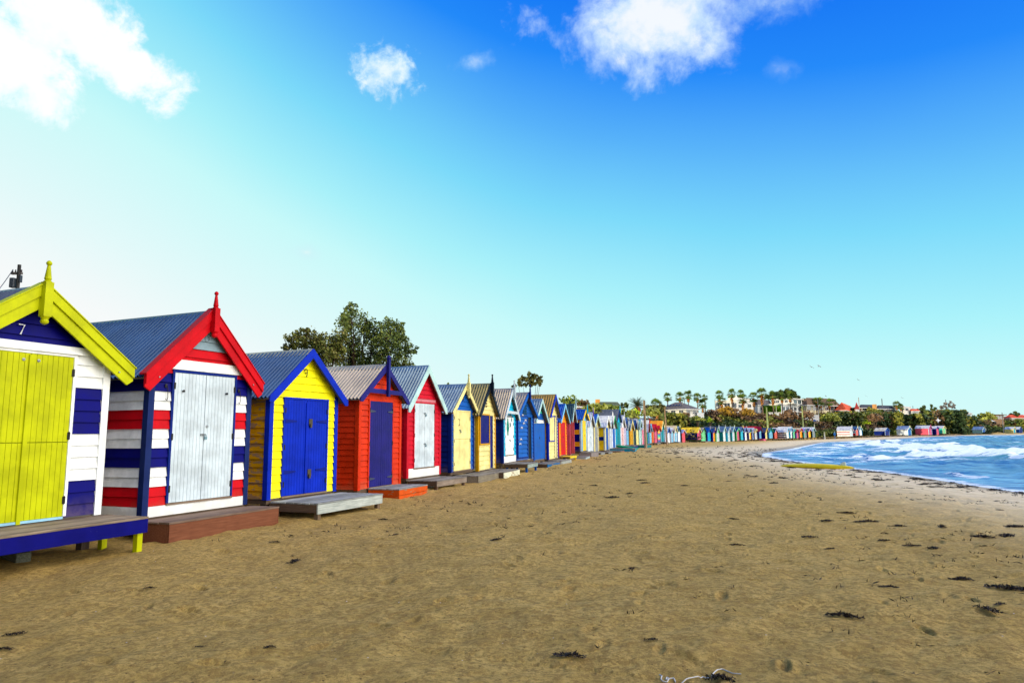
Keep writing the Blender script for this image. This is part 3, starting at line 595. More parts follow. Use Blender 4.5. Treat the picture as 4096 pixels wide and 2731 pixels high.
    if k in ('h7', 'h9', 'h11'):
        mb = MB(); mb.box(d0, d1, -0.02, 0.0, 0.05, dh); mb.build('door', paint(dm, 0.35), root)
        mb = MB(); mb.box(d0-0.05, d0-0.001, -0.045, -0.003, 0.05, dh+0.04); mb.box(d1+0.001, d1+0.05, -0.045, -0.003, 0.05, dh+0.04); mb.box(d0, d1, -0.045, -0.003, dh+0.001, dh+0.04)
        mb.build('door_frame', paint(C[{'h7': 'crm', 'h9': 'mid', 'h11': 'gry'}[k]], 0.5), root)
        sx0, sx1 = 0.14, d0-0.14; sz0, sz1 = (0.95, dh) if k != 'h9' else (0.15, dh)
        mb = MB(); shc = {'h7': 'navy', 'h9': 'mid', 'h11': 'crm'}[k]
        if k == 'h9':
            for j in range(10): mb.hexa([(sx0, -0.075, sz0+j*0.185), (sx1, -0.075, sz0+j*0.185), (sx1, -0.03, sz0+j*0.185), (sx0, -0.03, sz0+j*0.185), (sx0, -0.04, sz0+j*0.185+0.17), (sx1, -0.04, sz0+j*0.185+0.17), (sx1, -0.03, sz0+j*0.185+0.17), (sx0, -0.03, sz0+j*0.185+0.17)])
        else: mb.box(sx0, sx1, -0.05, -0.03, sz0, sz1)
        sh = mb.build('shutter', paint(C[shc], 0.4), root)
        mb = MB(); 
        for (a, b, q, r) in ((sx0-0.05, sx0-0.001, sz0-0.05, sz1+0.05), (sx1+0.001, sx1+0.05, sz0-0.05, sz1+0.05), (sx0, sx1, sz1+0.001, sz1+0.05), (sx0, sx1, sz0-0.05, sz0-0.001)): mb.box(a, b, -0.07, -0.028, q, r)
        mb.build('frame', paint(C[{'h7': 'mus', 'h9': 'dbl', 'h11': 'blu'}[k]], 0.5), sh)
        if k == 'h9':
            mb = MB()
            for (bx, bz) in ((0.75, 1.62), (0.5, 1.42), (0.95, 1.75), (0.38, 0.92), (0.3, 0.72), (0.62, 1.98)):
                pts = [(bx-0.1, -0.085, bz-0.04), (bx-0.05, -0.085, bz+0.04), (bx, -0.085, bz-0.01), (bx+0.05, -0.085, bz+0.04), (bx+0.1, -0.085, bz-0.04)]
                mb.tube(pts, 0.014, 6)
            mb.build('bird_mark', paint(C['wht'], 0.5), root)
    else:
        wr = 0.0
        split = dz0+1.02 if k in ('h1', 'h6') else None
        a = doorleaf(d0, mx-0.004, dz0, dh, 0.0, dm, n_pl if k != 'h6' else 1, root, True, hw_, split=split, wear=wr)
        b = doorleaf(mx+0.004, d1, dz0, dh, 0.0, dm, n_pl if k != 'h6' else 1, root, False, hw_, split=split, wear=wr)
        fcx = {'h1': 'wht', 'h2': 'dbl', 'h3': 'blu', 'h4': 'org', 'h5': 'cri', 'h6': 'crm', 'h8': 'wht', 'h10': 'mid'}.get(k, fc if fc in C else 'wht')
        fm = paint(C[fcx], 0.45); fwid = 0.045 if lod == 0 else 0.05
        mb = MB(); mb.box(d0-fwid, d0-0.002, -0.045, 0, dz0, dh+fwid); mb.box(d1+0.002, d1+fwid, -0.045, 0, dz0, dh+fwid); mb.box(d0-0.0005, d1+0.0005, -0.045, 0, dh+0.003, dh+fwid)
        mb.build('door_frame', fm, root)
        if lod == 0 and k not in ('h1',):
            mb = MB(); mb.box(d0-0.04, d1+0.04, -0.055, 0, dz0-0.035, dz0-0.004); mb.build('door_sill', timber((96, 80, 66), (140, 122, 104)), root)
        if k == 'h1':
            mb = MB(); mb.box(d0-0.001, d1+0.001, -0.05, 0, 0.005, dz0-0.002); mb.build('door_sill', paint((150, 200, 225)), root)
            mb = MB(); mb.box(mx-0.03, mx+0.025, -0.06, -0.037, -0.0, dh-0.02); mb.build('door_strip', paint(C['lime']), a)
            for xx in (mx-0.1, mx+0.1):
                mb = MB(); mb.lathe((0, 0, 0), [(0.02, 0), (0.02, 0.012), (0.008, 0.013), (0.008, 0.03)], 10)
                q = mb.build('eye_bolt', STEEL, a if xx < mx else b); q.location = (xx, -0.036, dh-0.09); q.rotation_euler = (R(90), 0, 0)
            mb = MB(); mb.prism([(lo(E+0.02)+0.03, -0.028, E+0.02), (hi(E+0.02)-0.03, -0.028, E+0.02), (hi(E+0.13)-0.03, -0.028, E+0.13), (lo(E+0.13)+0.03, -0.028, E+0.13)], (0, -0.022, 0)); mb.box(d0-0.05, d1+0.10, -0.075, -0.0505, E+0.02, E+0.045); mb.build('gable_rail', paint(C['wht']), root)
        if k == 'h2':
            mb = MB(); mb.prism([(lo(E+0.035)+0.04, -0.028, E+0.035), (hi(E+0.035)-0.04, -0.028, E+0.035), (hi(E+0.2)-0.04, -0.028, E+0.2), (lo(E+0.2)+0.04, -0.028, E+0.2)], (0, -0.018, 0)); mb.build('gable_rail', paint(C['wht']), root)
            padlock(b, mx-0.02, 1.28, 0.0)
            mb = MB(); mb.lathe((0, 0, 0), [(0.026, 0), (0.026, 0.01), (0.014, 0.011)], 12); q = mb.build('lock', STEEL, b); q.location = (mx+0.06, -0.036, 1.42); q.rotation_euler = (R(90), 0, 0)
            for xx, par in ((d0+0.17, a), (d1-0.2, b)):
                mb = MB(); mb.lathe((0, 0, 0), [(0.014, 0), (0.014, 0.02), (0.022, 0.022), (0.02, 0.035)], 10); q = mb.build('knob', DARKIRON, par); q.location = (xx, -0.036, dh-0.3); q.rotation_euler = (R(90), 0, 0)
            for xx in (d0-0.15, d1+0.12):
                mb = MB(); mb.box(xx-0.03, xx+0.01, -0.04, -0.027, dh-0.26, dh-0.2); mb.tube([(xx, -0.045, dh-0.23), (xx+0.01, -0.05, dh-0.28), (xx+0.015, -0.055, dh-0.42), (xx, -0.06, dh-0.47), (xx-0.03, -0.06, dh-0.45)], 0.006, 6)
                mb.build('door_hook', DARKIRON, root)
        if k == 'h3':
            mb = MB(); mb.box(mx-0.035, mx+0.02, -0.055, -0.037, dz0+0.02, dh-0.05); mb.build('door_strip', paint(C['blu']), a)
            for z in (1.45, 0.42):
                mb = MB(); mb.box(mx+0.06, mx+0.17, -0.05, -0.037, z-0.04, z+0.1); mb.box(mx+0.08, mx+0.13, -0.075, -0.05, z-0.08, z); mb.build('padlock', plain((90, 80, 60), 0.4, 0.6, 'old_brass'), b)
            for (xx, par, s) in ((d0, a, 1), (d1, b, -1)):
                for z in (0.5, 1.5):
                    mb = MB(); mb.prism([(xx, -0.05, z-0.04), (xx+s*0.34, -0.05, z-0.012), (xx+s*0.34, -0.05, z+0.012), (xx, -0.05, z+0.04)], (0, 0.012, 0)); mb.build('strap_hinge', paint((10, 30, 130), 0.5), par)
        if k == 'h4':
            for (xx, par, s) in ((d0, a, 1), (d1, b, -1)):
                for z in (0.24, dh-0.25):
                    mb = MB(); mb.prism([(xx, -0.05, z-0.035), (xx+s*0.26, -0.05, z-0.01), (xx+s*0.26, -0.05, z+0.01), (xx, -0.05, z+0.035)], (0, 0.012, 0)); mb.build('strap_hinge', plain((60, 66, 90), 0.5, 0.3, 'strap'), par)
        if k == 'h5':
            for z in (0.95, 1.85): padlock(b, mx, z, 0.0)
            mb = MB(); mb.box(d0-0.06, d1+0.06, -0.048, -0.002, dh+0.047, dh+0.13); mb.build('door_head', paint((200, 120, 130), 0.6), root)
        if k == 'h6':
            padlock(b, mx, 1.35, 0.0)
            mb = MB(); mb.tube([(mx-0.14, -0.05, 1.5), (mx-0.14, -0.085, 1.52), (mx-0.14, -0.085, 1.7), (mx-0.14, -0.05, 1.72)], 0.012, 6); mb.build('handle', DARKIRON, a)
            mb = MB(); mb.box(Wd/2-0.04, Wd/2+0.04, -0.04, -0.028, E+0.32, E+0.44); mb.build('number_plate', plain((20, 24, 40), 0.5), root)
        if k == 'h8':
            padlock(b, mx, 0.9, 0.0)
            mb = MB(); cx, cz = mx-0.28, 1.45
            mb.prism([(cx, -0.05, cz+0.36), (cx+0.14, -0.05, cz+0.12), (cx+0.17, -0.05, cz-0.1), (cx+0.08, -0.05, cz-0.27), (cx+0.1, -0.05, cz-0.38), (cx, -0.05, cz-0.33), (cx-0.1, -0.05, cz-0.38), (cx-0.08, -0.05, cz-0.27), (cx-0.17, -0.05, cz-0.1), (cx-0.14, -0.05, cz+0.12)], (0, 0.013, 0))
            mb.build('fish_shape', paint((20, 130, 110), 0.5), a)
            for (bx, bz) in ((mx+0.12, 1.95), (mx+0.3, 1.72), (mx+0.1, 1.5)):
                mb = MB(); mb.tube([(bx-0.07, -0.045, bz+0.08), (bx-0.02, -0.045, bz), (bx+0.05, -0.045, bz+0.01), (bx+0.07, -0.045, bz-0.08)], 0.013, 5); mb.tube([(bx-0.05, -0.045, bz-0.07), (bx+0.02, -0.045, bz), (bx+0.06, -0.045, bz+0.09)], 0.012, 5); mb.build('seahorse_mark', plain((40, 110, 120), 0.6), b)
        if k == 'h4':
            mb = MB(); mb.tube([(Wd*0.4, -0.035, E+0.32), (Wd*0.4+0.07, -0.035, E+0.34)], 0.015, 6); mb.build('gable_hook', DARKIRON, root)
        if lod >= 1 and dc in C and not ex.get('tri'):
            mb = MB(); mb.box(mx-0.03, mx+0.03, -0.055, -0.037, 1.0, 1.12); mb.build('lock', DARKIRON, b)
        if ex.get('tri'):
            c1, c2 = ex['tri']; mb = MB(); zc = (dz0+dh)/2
            mb.poly([(d0, -0.038, dh), (d1, -0.038, dh), (mx, -0.038, zc)][::-1], 0); mb.poly([(d0, -0.038, dz0), (mx, -0.038, zc), (d1, -0.038, dz0)][::-1], 0)
            s_ = mb.build('painted_triangles', paint(C[c1] if c1 != 'wht' else C['wht']), root); q = s_.modifiers.new('t', 'SOLIDIFY'); q.thickness = 0.004
        if ex.get('half'):
            mb = MB(); mb.box(mx+0.0, d1, -0.045, -0.037, dz0, dz0+0.8); mb.build('door_panel', paint(C['wht']), b)
        if ex.get('stripe'):
            mb = MB()
            for q in range(3): mb.box(d0+0.12+q*0.4, d0+0.28+q*0.4, -0.045, -0.037, dz0, dh)
            mb.build('door_stripes', paint(C['wht']), root)
    if ex.get('rainbow'):
        cl = ['mid', 'vio', 'pnk', 'crm', 'lgn', 'agr', 'tur', 'mid', 'pnk', 'ylw', 'crm']; mb = MB(); q = (dh-dz0)/11
        for j in range(11): mb.box(d0, d1, -0.045, -0.038, dz0+j*q, dz0+(j+1)*q-0.002, j)
        mb.build('rainbow_stripes', [paint(C[x]) for x in cl], root)
    # house numbers
    def digits(strokes, x, z, s, m, r, y=-0.04):
        mb = MB()
        for st in strokes: mb.tube([(x+px*s, y, z+pz*s) for px, pz in st], r, 6)
        mb.build('house_number', m, root)
    if k == 'h1': digits([[(0, 1), (0.6, 1), (0.25, 0)]], Wd/2-0.20, E+0.22, 0.13, paint((230, 235, 240)), 0.010)
    if k == 'h3': digits([[(0.55, 0.62), (0.4, 0.45), (0.12, 0.5), (0, 0.75), (0.15, 0.98), (0.45, 0.98), (0.58, 0.75), (0.55, 0.3), (0.4, 0)]], Wd/2-0.1, E+0.36, 0.17, DARKIRON, 0.008)
    if k == 'h2':
        mb = MB(); mb.tube([(Wd/2+0.05*math.cos(t), -0.035, E+0.62+0.05*math.sin(t)) for t in np.linspace(0, 6.28, 13)], 0.006, 5, cap=False); mb.build('gable_ring', plain((150, 170, 180), 0.5), root)
    if k == 'h7':
        mb = MB()
        for q in range(5): mb.box(Wd/2-0.14, Wd/2-0.03, -0.05, -0.012, E+0.18+q*0.11, E+0.23+q*0.11)
        mb.build('gable_vent', plain((90, 64, 40), 0.8), root)
    if k == 'h9':
        mb = MB()
        for q in range(4): mb.box(Wd/2-0.22, Wd/2+0.18, -0.045, -0.028, E-0.02+q*0.12, E+0.07+q*0.12)
        mb.build('gable_vent', paint((10, 60, 90)), root)
    if k == 'h4':   # pale boarded panel low on the right side wall seen in the gap
        mb = MB(); mb.box(0, 0.02, 0.25, 0.8, 0.9, 1.9)
    return root
HUT_OBJ = [build_hut(i, h, s) for i, (h, s) in enumerate(zip(HUTS, HS))]
# ------------------------------------------------------------------ decks and steps in front of the huts
W_A, W_B = (100, 86, 70), (176, 166, 148)
GREYT = timber((96, 100, 98), (170, 176, 172), 'x'); BROWNT = timber((92, 50, 30), (140, 84, 54), 'x'); OLDT = timber((84, 80, 76), (150, 146, 138), 'x')
def deck(hi, x0, x1, dep, ztop, fh, mt, mf, label, leg=None, legs=True, skirt=False, two=False, board=0.09, y0=0.045, cat='deck', name='timber_deck', zoff=0.0):
    P, th, Wd, E, Rg = HS[hi]; root = empty(name, P, th); tag(root, label, cat, 'timber decks and steps in front of the beach huts')
    g = ground_row(P.y)-P.z-0.12
    mb = MB(); n = max(2, int(round(dep/board))); w = dep/n
    for j in range(n):
        a = -y0-dep+j*w; jx = random.uniform(-0.012, 0.012)
        mb.box(x0+jx, x1+jx, a+0.003, a+w-0.003, ztop-0.028+random.uniform(-.002, .002), ztop+random.uniform(-.002, .002))
    mb.build('deck_boards', mt, root, bevel=0.004)
    yf = -y0-dep
    mb = MB()
    if two:
        mb.box(x0+0.01, x1-0.01, yf+0.004, yf+0.034, ztop-0.03-fh*0.48, ztop-0.031); mb.box(x0+0.01, x1-0.01, yf+0.006, yf+0.034, ztop-0.03-fh, ztop-0.035-fh*0.5)
    else: mb.box(x0+0.01, x1-0.01, yf+0.004, yf+0.034, (g if skirt else ztop-0.03-fh), ztop-0.031)
    mb.build('fascia', mf, root, bevel=0.004)
    for xx in (x0+0.01, x1-0.04):
        mb = MB(); mb.box(xx, xx+0.03, yf+0.036, -y0, (g if skirt else ztop-0.03-fh*0.85), ztop-0.031); mb.build('side_board', mf if skirt or two else timber((70, 56, 44), (104, 86, 70), 'y'), root)
    if legs and not skirt:
        for xx in (x0+0.06, x1-0.14):
            for yy in (yf+0.04, -y0-0.12):
                mb = MB(); mb.box(xx, xx+0.085, yy, yy+0.085, g, ztop-0.031); mb.build('leg', leg or mf, root, bevel=0.003)
    return root
deck(0, -0.4, 2.42, 0.86, -0.008, 0.19, timber((92, 80, 66), (166, 150, 128), 'x'), paint(C['navy'], 0.45), 'deck with weathered boards, a navy edge and lime legs, before the hut numbered 7', leg=paint(C['lime'], 0.5), board=0.14)
deck(1, -0.10, 2.28, 0.66, -0.03, 0.3, timber((92, 74, 62), (140, 120, 104), 'x'), timber((100, 58, 38), (136, 86, 60), 'x'), 'boxed red brown timber step before the red, white and navy striped hut', skirt=True, board=0.2)
deck(2, 0.05, 2.2, 1.12, -0.03, 0.17, GREYT, timber((140, 150, 146), (206, 214, 208), 'x'), 'weathered grey deck with a whitish edge board before the yellow hut', leg=timber((90, 76, 60), (130, 110, 90), 'z'))
deck(3, 0.42, 1.95, 0.85, 0.02, 0.25, GREYT, paint((206, 84, 22), 0.6, 0.12), 'grey boarded deck with an orange two board edge before the orange red hut', two=True)
deck(4, -0.02, 1.95, 0.95, -0.05, 0.14, OLDT, timber((110, 96, 84), (160, 148, 134), 'x'), 'grey brown deck before the crimson hut', leg=timber((90, 70, 56), (130, 108, 88), 'z'))
deck(5, 0.15, 2.3, 0.85, -0.1, 0.22, OLDT, timber((104, 98, 84), (150, 142, 122), 'x'), 'low grey deck before the blue hut with cream doors', skirt=True)
deck(6, 0.05, 2.2, 0.9, -0.03, 0.2, OLDT, paint((222, 226, 200), 0.5, 0.2), 'deck with a whitish edge before the cream yellow hut', skirt=False, leg=paint((222, 226, 200), 0.5, 0.2))
deck(7, 0.1, 1.9, 0.95, -0.03, 0.14, OLDT, timber((110, 130, 128), (170, 184, 178), 'x'), 'grey deck on blue legs before the turquoise hut with the fish', leg=paint(C['mid'], 0.5))
deck(9, -0.6, 2.0, 0.8, -0.12, 0.2, OLDT, paint((10, 100, 160), 0.5, 0.2), 'deck with a blue edge board before the plain blue doors', leg=paint(C['dbl'], 0.6))
deck(10, -0.3, 2.1, 0.7, -0.05, 0.2, OLDT, timber((120, 130, 128), (184, 190, 184), 'x'), 'grey deck before the yellow hut with the royal blue corner')
deck(11, 0.1, 1.9, 0.6, -0.02, 0.08, paint((220, 200, 60)), paint((236, 210, 40)), 'yellow painted sill step before the bright red doors', legs=True)
deck(12, -1.0, 1.6, 1.0, -0.12, 0.35, OLDT, timber((130, 146, 154), (180, 196, 204), 'x'), 'boxed pale blue grey step before the dark red hut', skirt=True)
deck(13, -0.9, 1.9, 0.8, -0.05, 0.3, OLDT, timber((110, 104, 104), (160, 152, 150), 'x'), 'boxed grey step before the navy and orange striped hut', skirt=True)
deck(14, 0.1, 1.9, 0.9, -0.06, 0.15, OLDT, GREYT, 'small grey deck before the white hut with specks')
deck(15, 0.1, 1.95, 1.1, -0.02, 0.12, OLDT, GREYT, 'grey deck before the grey doored hut')
deck(16, 0.1, 1.95, 1.3, -0.05, 0.3, OLDT, timber((104, 70, 56), (150, 108, 88), 'x'), 'boxed brown step before the hut with the yellow side', skirt=True)
deck(17, -0.2, 1.95, 2.2, 0.02, 0.35, OLDT, paint((10, 130, 165), 0.5, 0.1), 'boxed turquoise deck before the narrow lilac hut', skirt=True)
deck(20, -0.6, 1.7, 1.4, 0.0, 0.3, OLDT, paint(C['navy'], 0.5), 'navy edged deck before the red striped doors', skirt=True)
deck(23, -0.8, 2.6, 2.0, -0.02, 0.32, OLDT, paint((10, 120, 125), 0.5), 'long dark teal boxed deck before the mustard hut', skirt=True)
deck(27, 0.1, 1.95, 0.9, -0.06, 0.12, OLDT, OLDT, 'small grey deck behind the near timber pole')
deck(30, 0.0, 3.5, 0.8, -0.02, 0.14, OLDT, GREYT, 'grey deck before the orange and pink huts')
deck(33, 0.1, 2.1, 0.8, -0.02, 0.12, GREYT, GREYT, 'pale deck before the hut with the large orange roof')
deck(37, 0.1, 1.95, 0.8, -0.03, 0.14, OLDT, GREYT, 'grey deck before the checkered corner')
deck(41, -0.1, 2.0, 0.8, -0.02, 0.14, OLDT, GREYT, 'low grey deck before the lime and mint hut')
deck(54, 0.1, 1.9, 0.9, -0.05, 0.2, paint(C['rose']), paint(C['rose']), 'raspberry coloured step before the red roofed hut', skirt=True)
# green ramp before the tall teal hut
P, th, Wd, E, Rg = HS[19]; rt_ = empty('ramp', P, th); tag(rt_, 'sloping green ramp before the tall teal hut', 'ramp')
mb = MB(); mb.prism([(0.1, -0.06, -0.02), (0.1, -1.9, -0.32), (0.1, -1.9, -0.40), (0.1, -0.06, -0.2)], (1.8, 0, 0)); mb.build('ramp_board', paint((20, 150, 110), 0.6), rt_)
# loose beams on the sand
def beam(p0, p1, w, h, m, label, g='old timbers lying on the sand'):
    p0, p1 = Vector(p0), Vector(p1); d = p1-p0; L_ = d.length; mb = MB(); mb.box(0, L_, -w/2, w/2, 0, h)
    o = mb.build('timber_beam', m, None, bevel=0.012); o.location = p0; o.rotation_euler = (0, -math.asin(d.z/L_), math.atan2(d.y, d.x)); return tag(o, label, 'timber', g)
BEAMS = lambda: (beam(onz(-40, 2196, 0.02), onz(92, 2262, -0.02), 0.17, 0.17, timber((70, 76, 66), (130, 134, 118), 'x'), 'end of an old grey sleeper under the navy edged deck'), beam(onz(1600, 1985, 0.0), onz(1735, 1966, 0.0), 0.22, 0.2, timber((96, 104, 108), (160, 168, 168), 'x'), 'weathered grey log beside the deck of the crimson hut'))
BEAMS()
# ------------------------------------------------------------------ land: shore line, hut row line, hill
SEA = -0.8
SHORE_PX = [(4096,1971.5),(3885,1941),(3699,1911),(3512,1885),(3298,1862),(3187,1848),(3046,1824.7),(3050,1812),(3163,1794.5),(3289,1768.8),(3512,1759.5),(3699,1748),(3885,1743),(4096,1738.6)]
sh = [onz(x, y, SEA) for x, y in SHORE_PX]
SHORE = np.array([(30, -400), (22, -60), (19.0, 5)]+[(p.x, p.y) for p in sh]+[(330, 330), (800, 520), (3000, 900)], dtype=float)
rowpts = []
rowpts += [(-60, -150, 0.0, 12.0), (-21.5, -31, 0.0, 14.0), (-10.5, -3, 0.0, 13.0)]  # unseen hill raised left of and behind the viewer, shading the near sand
def hillh(px, Y):      # height of the scrub bank's top edge above its foot, from where it stands in the picture
    ytop = float(np.interp(px, [0, 2200, 2300, 2380, 2480, 2560, 2640, 2700, 2760, 2820, 2900, 3000, 3100, 3300, 3450, 3600, 3690, 3800, 3880, 3950, 4096],
                               [1700, 1700, 1695, 1685, 1680, 1676, 1672, 1668, 1674, 1672, 1668, 1668, 1675, 1678, 1668, 1664, 1648, 1645, 1658, 1668, 1680]))
    return at(px, ytop, Y+16).z
for j, (h, s) in enumerate(zip(HUTS, HS)):
    P = s[0]
    if j in (0,): rowpts.append((P.x, P.y, 0.0, 12.5)); continue
    if j in (1,): rowpts.append((P.x, P.y, 0.09, 10.0)); continue
    g = ground_row(P.y); px = proj(P)[0]
    hh = 1.6 if P.y < 15 else max(0.8, hillh(px, P.y)-g)
    if P.y < 40: hh = float(np.interp(P.y, [13, 19, 26, 40], [6.0, 2.6, 1.8, 1.5]))
    rowpts.append((P.x, P.y, g, hh))
rowpts += [(330, 362, -0.5, 6.0), (800, 560, -0.5, 8.0), (3000, 960, -0.5, 12.0)]
ROW = np.array(rowpts, dtype=float)
def seg_near(poly, X, Y):
    """signed distance (positive left of travel) and interpolated extra columns"""
    best = np.full(X.shape, 1e18); sg = np.zeros(X.shape); ex = [np.zeros(X.shape) for _ in range(poly.shape[1]-2)]
    for a, b in zip(poly[:-1], poly[1:]):
        dx_, dy_ = b[0]-a[0], b[1]-a[1]; L2 = dx_*dx_+dy_*dy_
        t = np.clip(((X-a[0])*dx_+(Y-a[1])*dy_)/L2, 0, 1); qx, qy = a[0]+t*dx_, a[1]+t*dy_
        d2 = (X-qx)**2+(Y-qy)**2; m = d2 < best; best = np.where(m, d2, best)
        cr = dx_*(Y-a[1])-dy_*(X-a[0]); sg = np.where(m, np.sign(cr), sg)
        for q in range(len(ex)): ex[q] = np.where(m, a[2+q]+t*(b[2+q]-a[2+q]), ex[q])
    return np.sqrt(best)*sg, ex
def sst(t): t = np.clip(t, 0, 1); return t*t*(3-2*t)
def vnoise(X, Y, s, seed=0):
    x = X/s+seed*17.3; y = Y/s+seed*9.7; xi = np.floor(x); yi = np.floor(y); fx = x-xi; fy = y-yi
    def hsh(a, b): q = np.sin(a*127.1+b*311.7+seed*3.1)*43758.5453; return q-np.floor(q)
    fx = fx*fx*(3-2*fx); fy = fy*fy*(3-2*fy)
    return (hsh(xi, yi)*(1-fx)+hsh(xi+1, yi)*fx)*(1-fy)+(hsh(xi, yi+1)*(1-fx)+hsh(xi+1, yi+1)*fx)*fy
def land(X, Y, fine=False):
    X = np.asarray(X, dtype=float); Y = np.asarray(Y, dtype=float)
    d, _ = seg_near(SHORE, X, Y); e, (zr, hh) = seg_near(ROW, X, Y)     # both positive inland
    ef = np.maximum(-e, 0)
    t = d/np.maximum(d+ef, 1e-3); t = np.clip(t, 0, 1); prof = 1-(1-t)**2.2
    z = np.where(d > 0, SEA+(zr-SEA)*prof, SEA+np.maximum(d*0.06, -4))
    z = np.where(e > 0, zr, z)
    bank = sst((e-4.5)/16.0)*hh
    z = z+bank+np.where(e > 4, (vnoise(X, Y, 7, 3)-0.5)*0.9*sst((e-5)/6), 0)*np.where(hh > 2, 1, 0.3)
    return z, d, e
def land1(x, y): return float(land(np.array([x]), np.array([y]))[0][0])
# sand and land in one sheet, fine near the viewer
rr = [0.6]; 
while rr[-1] < 6000: rr.append(rr[-1]+max(0.02, min(rr[-1]*0.0058, 1.5) if rr[-1] < 330 else rr[-1]*0.05))
rr = np.array(rr); 
ang = np.concatenate([np.linspace(-180, -47, 70, endpoint=False), np.linspace(-47, 44, 900, endpoint=False), np.linspace(44, 180, 70)])
A_, R_ = np.meshgrid(np.radians(ang), rr, indexing='ij'); X = R_*np.sin(A_); Y = R_*np.cos(A_)
Z, dS, eR = land(X, Y)
dry = sst((dS-1.5)/6.0)*np.where(eR < 1.0, 1, 0.3)
vis = sst((60-R_)/30)
Z = Z+vis*dry*((vnoise(X, Y, 1.3, 1)-0.5)*0.06+(vnoise(X, Y, 0.45, 2)-0.5)*0.05+(vnoise(X, Y, 0.2, 4)-0.5)*0.026+(vnoise(X, Y, 0.09, 8)-0.5)*0.012)
Z = Z+(1-vis)*sst((160-R_)/80)*dry*((vnoise(X, Y, 1.6, 1)-0.5)*0.10)
# footprints: dents with a raised rim
nf = 1500; fr = np.sqrt(RNG.random(nf))*34+1.5; fa = np.radians(RNG.uniform(-44, 42, nf)); FX = fr*np.sin(fa); FY = fr*np.cos(fa)
for k in range(nf):
    x0, y0 = FX[k], FY[k]; r0 = fr[k]; lx = RNG.uniform(0.10, 0.15); ly = lx*RNG.uniform(0.36, 0.46); th_ = RNG.uniform(0, 3.14) if k % 3 else 1.2
    i0, i1 = np.searchsorted(rr, [r0-0.5, r0+0.5]); da = np.degrees(0.5/r0); a0, a1 = np.searchsorted(ang, [np.degrees(fa[k])-da, np.degrees(fa[k])+da])
    if a1 <= a0 or i1 <= i0: continue
    xs = X[a0:a1, i0:i1]-x0; ys = Y[a0:a1, i0:i1]-y0; u = xs*math.cos(th_)+ys*math.sin(th_); w_ = -xs*math.sin(th_)+ys*math.cos(th_)
    q = np.sqrt((u/lx)**2+(w_/ly)**2); dep = RNG.uniform(0.015, 0.038)
    Z[a0:a1, i0:i1] += dep*(-np.exp(-(q/0.8)**4)+0.28*np.exp(-((q-1.4)/0.5)**2))*dry[a0:a1, i0:i1]
GZ = Z.copy()
def gz(x, y):
    x = np.asarray(x, dtype=float); y = np.asarray(y, dtype=float); r = np.sqrt(x*x+y*y); a = np.degrees(np.arctan2(x, y))
    i = np.clip(np.searchsorted(ang, a)-1, 0, len(ang)-2); j = np.clip(np.searchsorted(rr, r)-1, 0, len(rr)-2)
    u = (a-ang[i])/(ang[i+1]-ang[i]); w = (r-rr[j])/(rr[j+1]-rr[j])
    return (GZ[i, j]*(1-u)+GZ[i+1, j]*u)*(1-w)+(GZ[i, j+1]*(1-u)+GZ[i+1, j+1]*u)*w
def onsand(px, py):
    z = 0.0
    for _ in range(5): p = onz(px, py, z); z = float(gz(p.x, p.y))
    p.z = z; return p
na, nr = X.shape
V = np.stack([X, Y, Z], axis=-1).reshape(-1, 3)
ia, ir = np.meshgrid(np.arange(na-1), np.arange(nr-1), indexing='ij'); b0 = (ia*nr+ir).ravel()
F = np.stack([b0, b0+1, b0+nr+1, b0+nr], axis=1)[:, ::-1]
V = np.vstack([V, [[0, 0, -0.05]]])
# sand material
sm = bpy.data.materials.new('sand'); sm.use_nodes = True; T = NT(sm.node_tree); b = sm.node_tree.nodes['Principled BSDF']
pos = T.n('ShaderNodeNewGeometry').outputs['Position']
att = T.n('ShaderNodeAttribute'); att.attribute_name = 'shore'; ds_ = att.outputs['Fac']
att2 = T.n('ShaderNodeAttribute'); att2.attribute_name = 'bank'; bk = att2.outputs['Fac']
nE = T.noise(pos, 15.0, 7, 0.82); nA = T.noise(pos, 0.35, 4, 0.6); nB = T.noise(pos, 3.0, 6, 0.7); nC = T.noise(pos, 26, 5, 0.75); nD = T.noise(pos, 140, 3, 0.7)
cs = T.mix(T.mr(nA, 0.35, 0.65), lin((192, 160, 81)), lin((217, 183, 97)))
cs = T.mix(T.mr(nB, 0.35, 0.7), cs, lin((233, 199, 113)))
cs = T.mix(T.mr(nC, 0.5, 0.68, 0, 0.75), cs, lin((158, 127, 66)))
cs = T.mix(T.mr(nE, 0.46, 0.56, 0, 0.75), cs, lin((165, 131, 66)))
cs = T.mix(T.mr(nE, 0.30, 0.42, 0.5, 0), cs, lin((249, 219, 140)))
cs = T.mix(T.mr(nD, 0.5, 0.8, 0, 0.5), cs, lin((233, 194, 131)))
grit = T.n('ShaderNodeTexVoronoi'); T.l(pos, grit.inputs['Vector']); grit.inputs['Scale'].default_value = 9; grit.inputs['Randomness'].default_value = 1
cs = T.mix(T.math('MULTIPLY', T.mr(grit.outputs['Distance'], 0.05, 0.11, 1, 0), T.mr(nB, 0.5, 0.56)), cs, lin((66, 46, 34)))
gr3 = T.n('ShaderNodeTexVoronoi'); T.l(pos, gr3.inputs['Vector']); gr3.inputs['Scale'].default_value = 17
cs = T.mix(T.math('MULTIPLY', T.mr(gr3.outputs['Distance'], 0.10, 0.2, 0.8, 0), T.mr(nE, 0.47, 0.55)), cs, lin((84, 62, 36)))
gr2 = T.n('ShaderNodeTexVoronoi'); T.l(pos, gr2.inputs['Vector']); gr2.inputs['Scale'].default_value = 5
cs = T.mix(T.math('MULTIPLY', T.mr(gr2.outputs['Distance'], 0.02, 0.045, 1, 0), T.mr(nA, 0.45, 0.5)), cs, lin((250, 250, 250)))
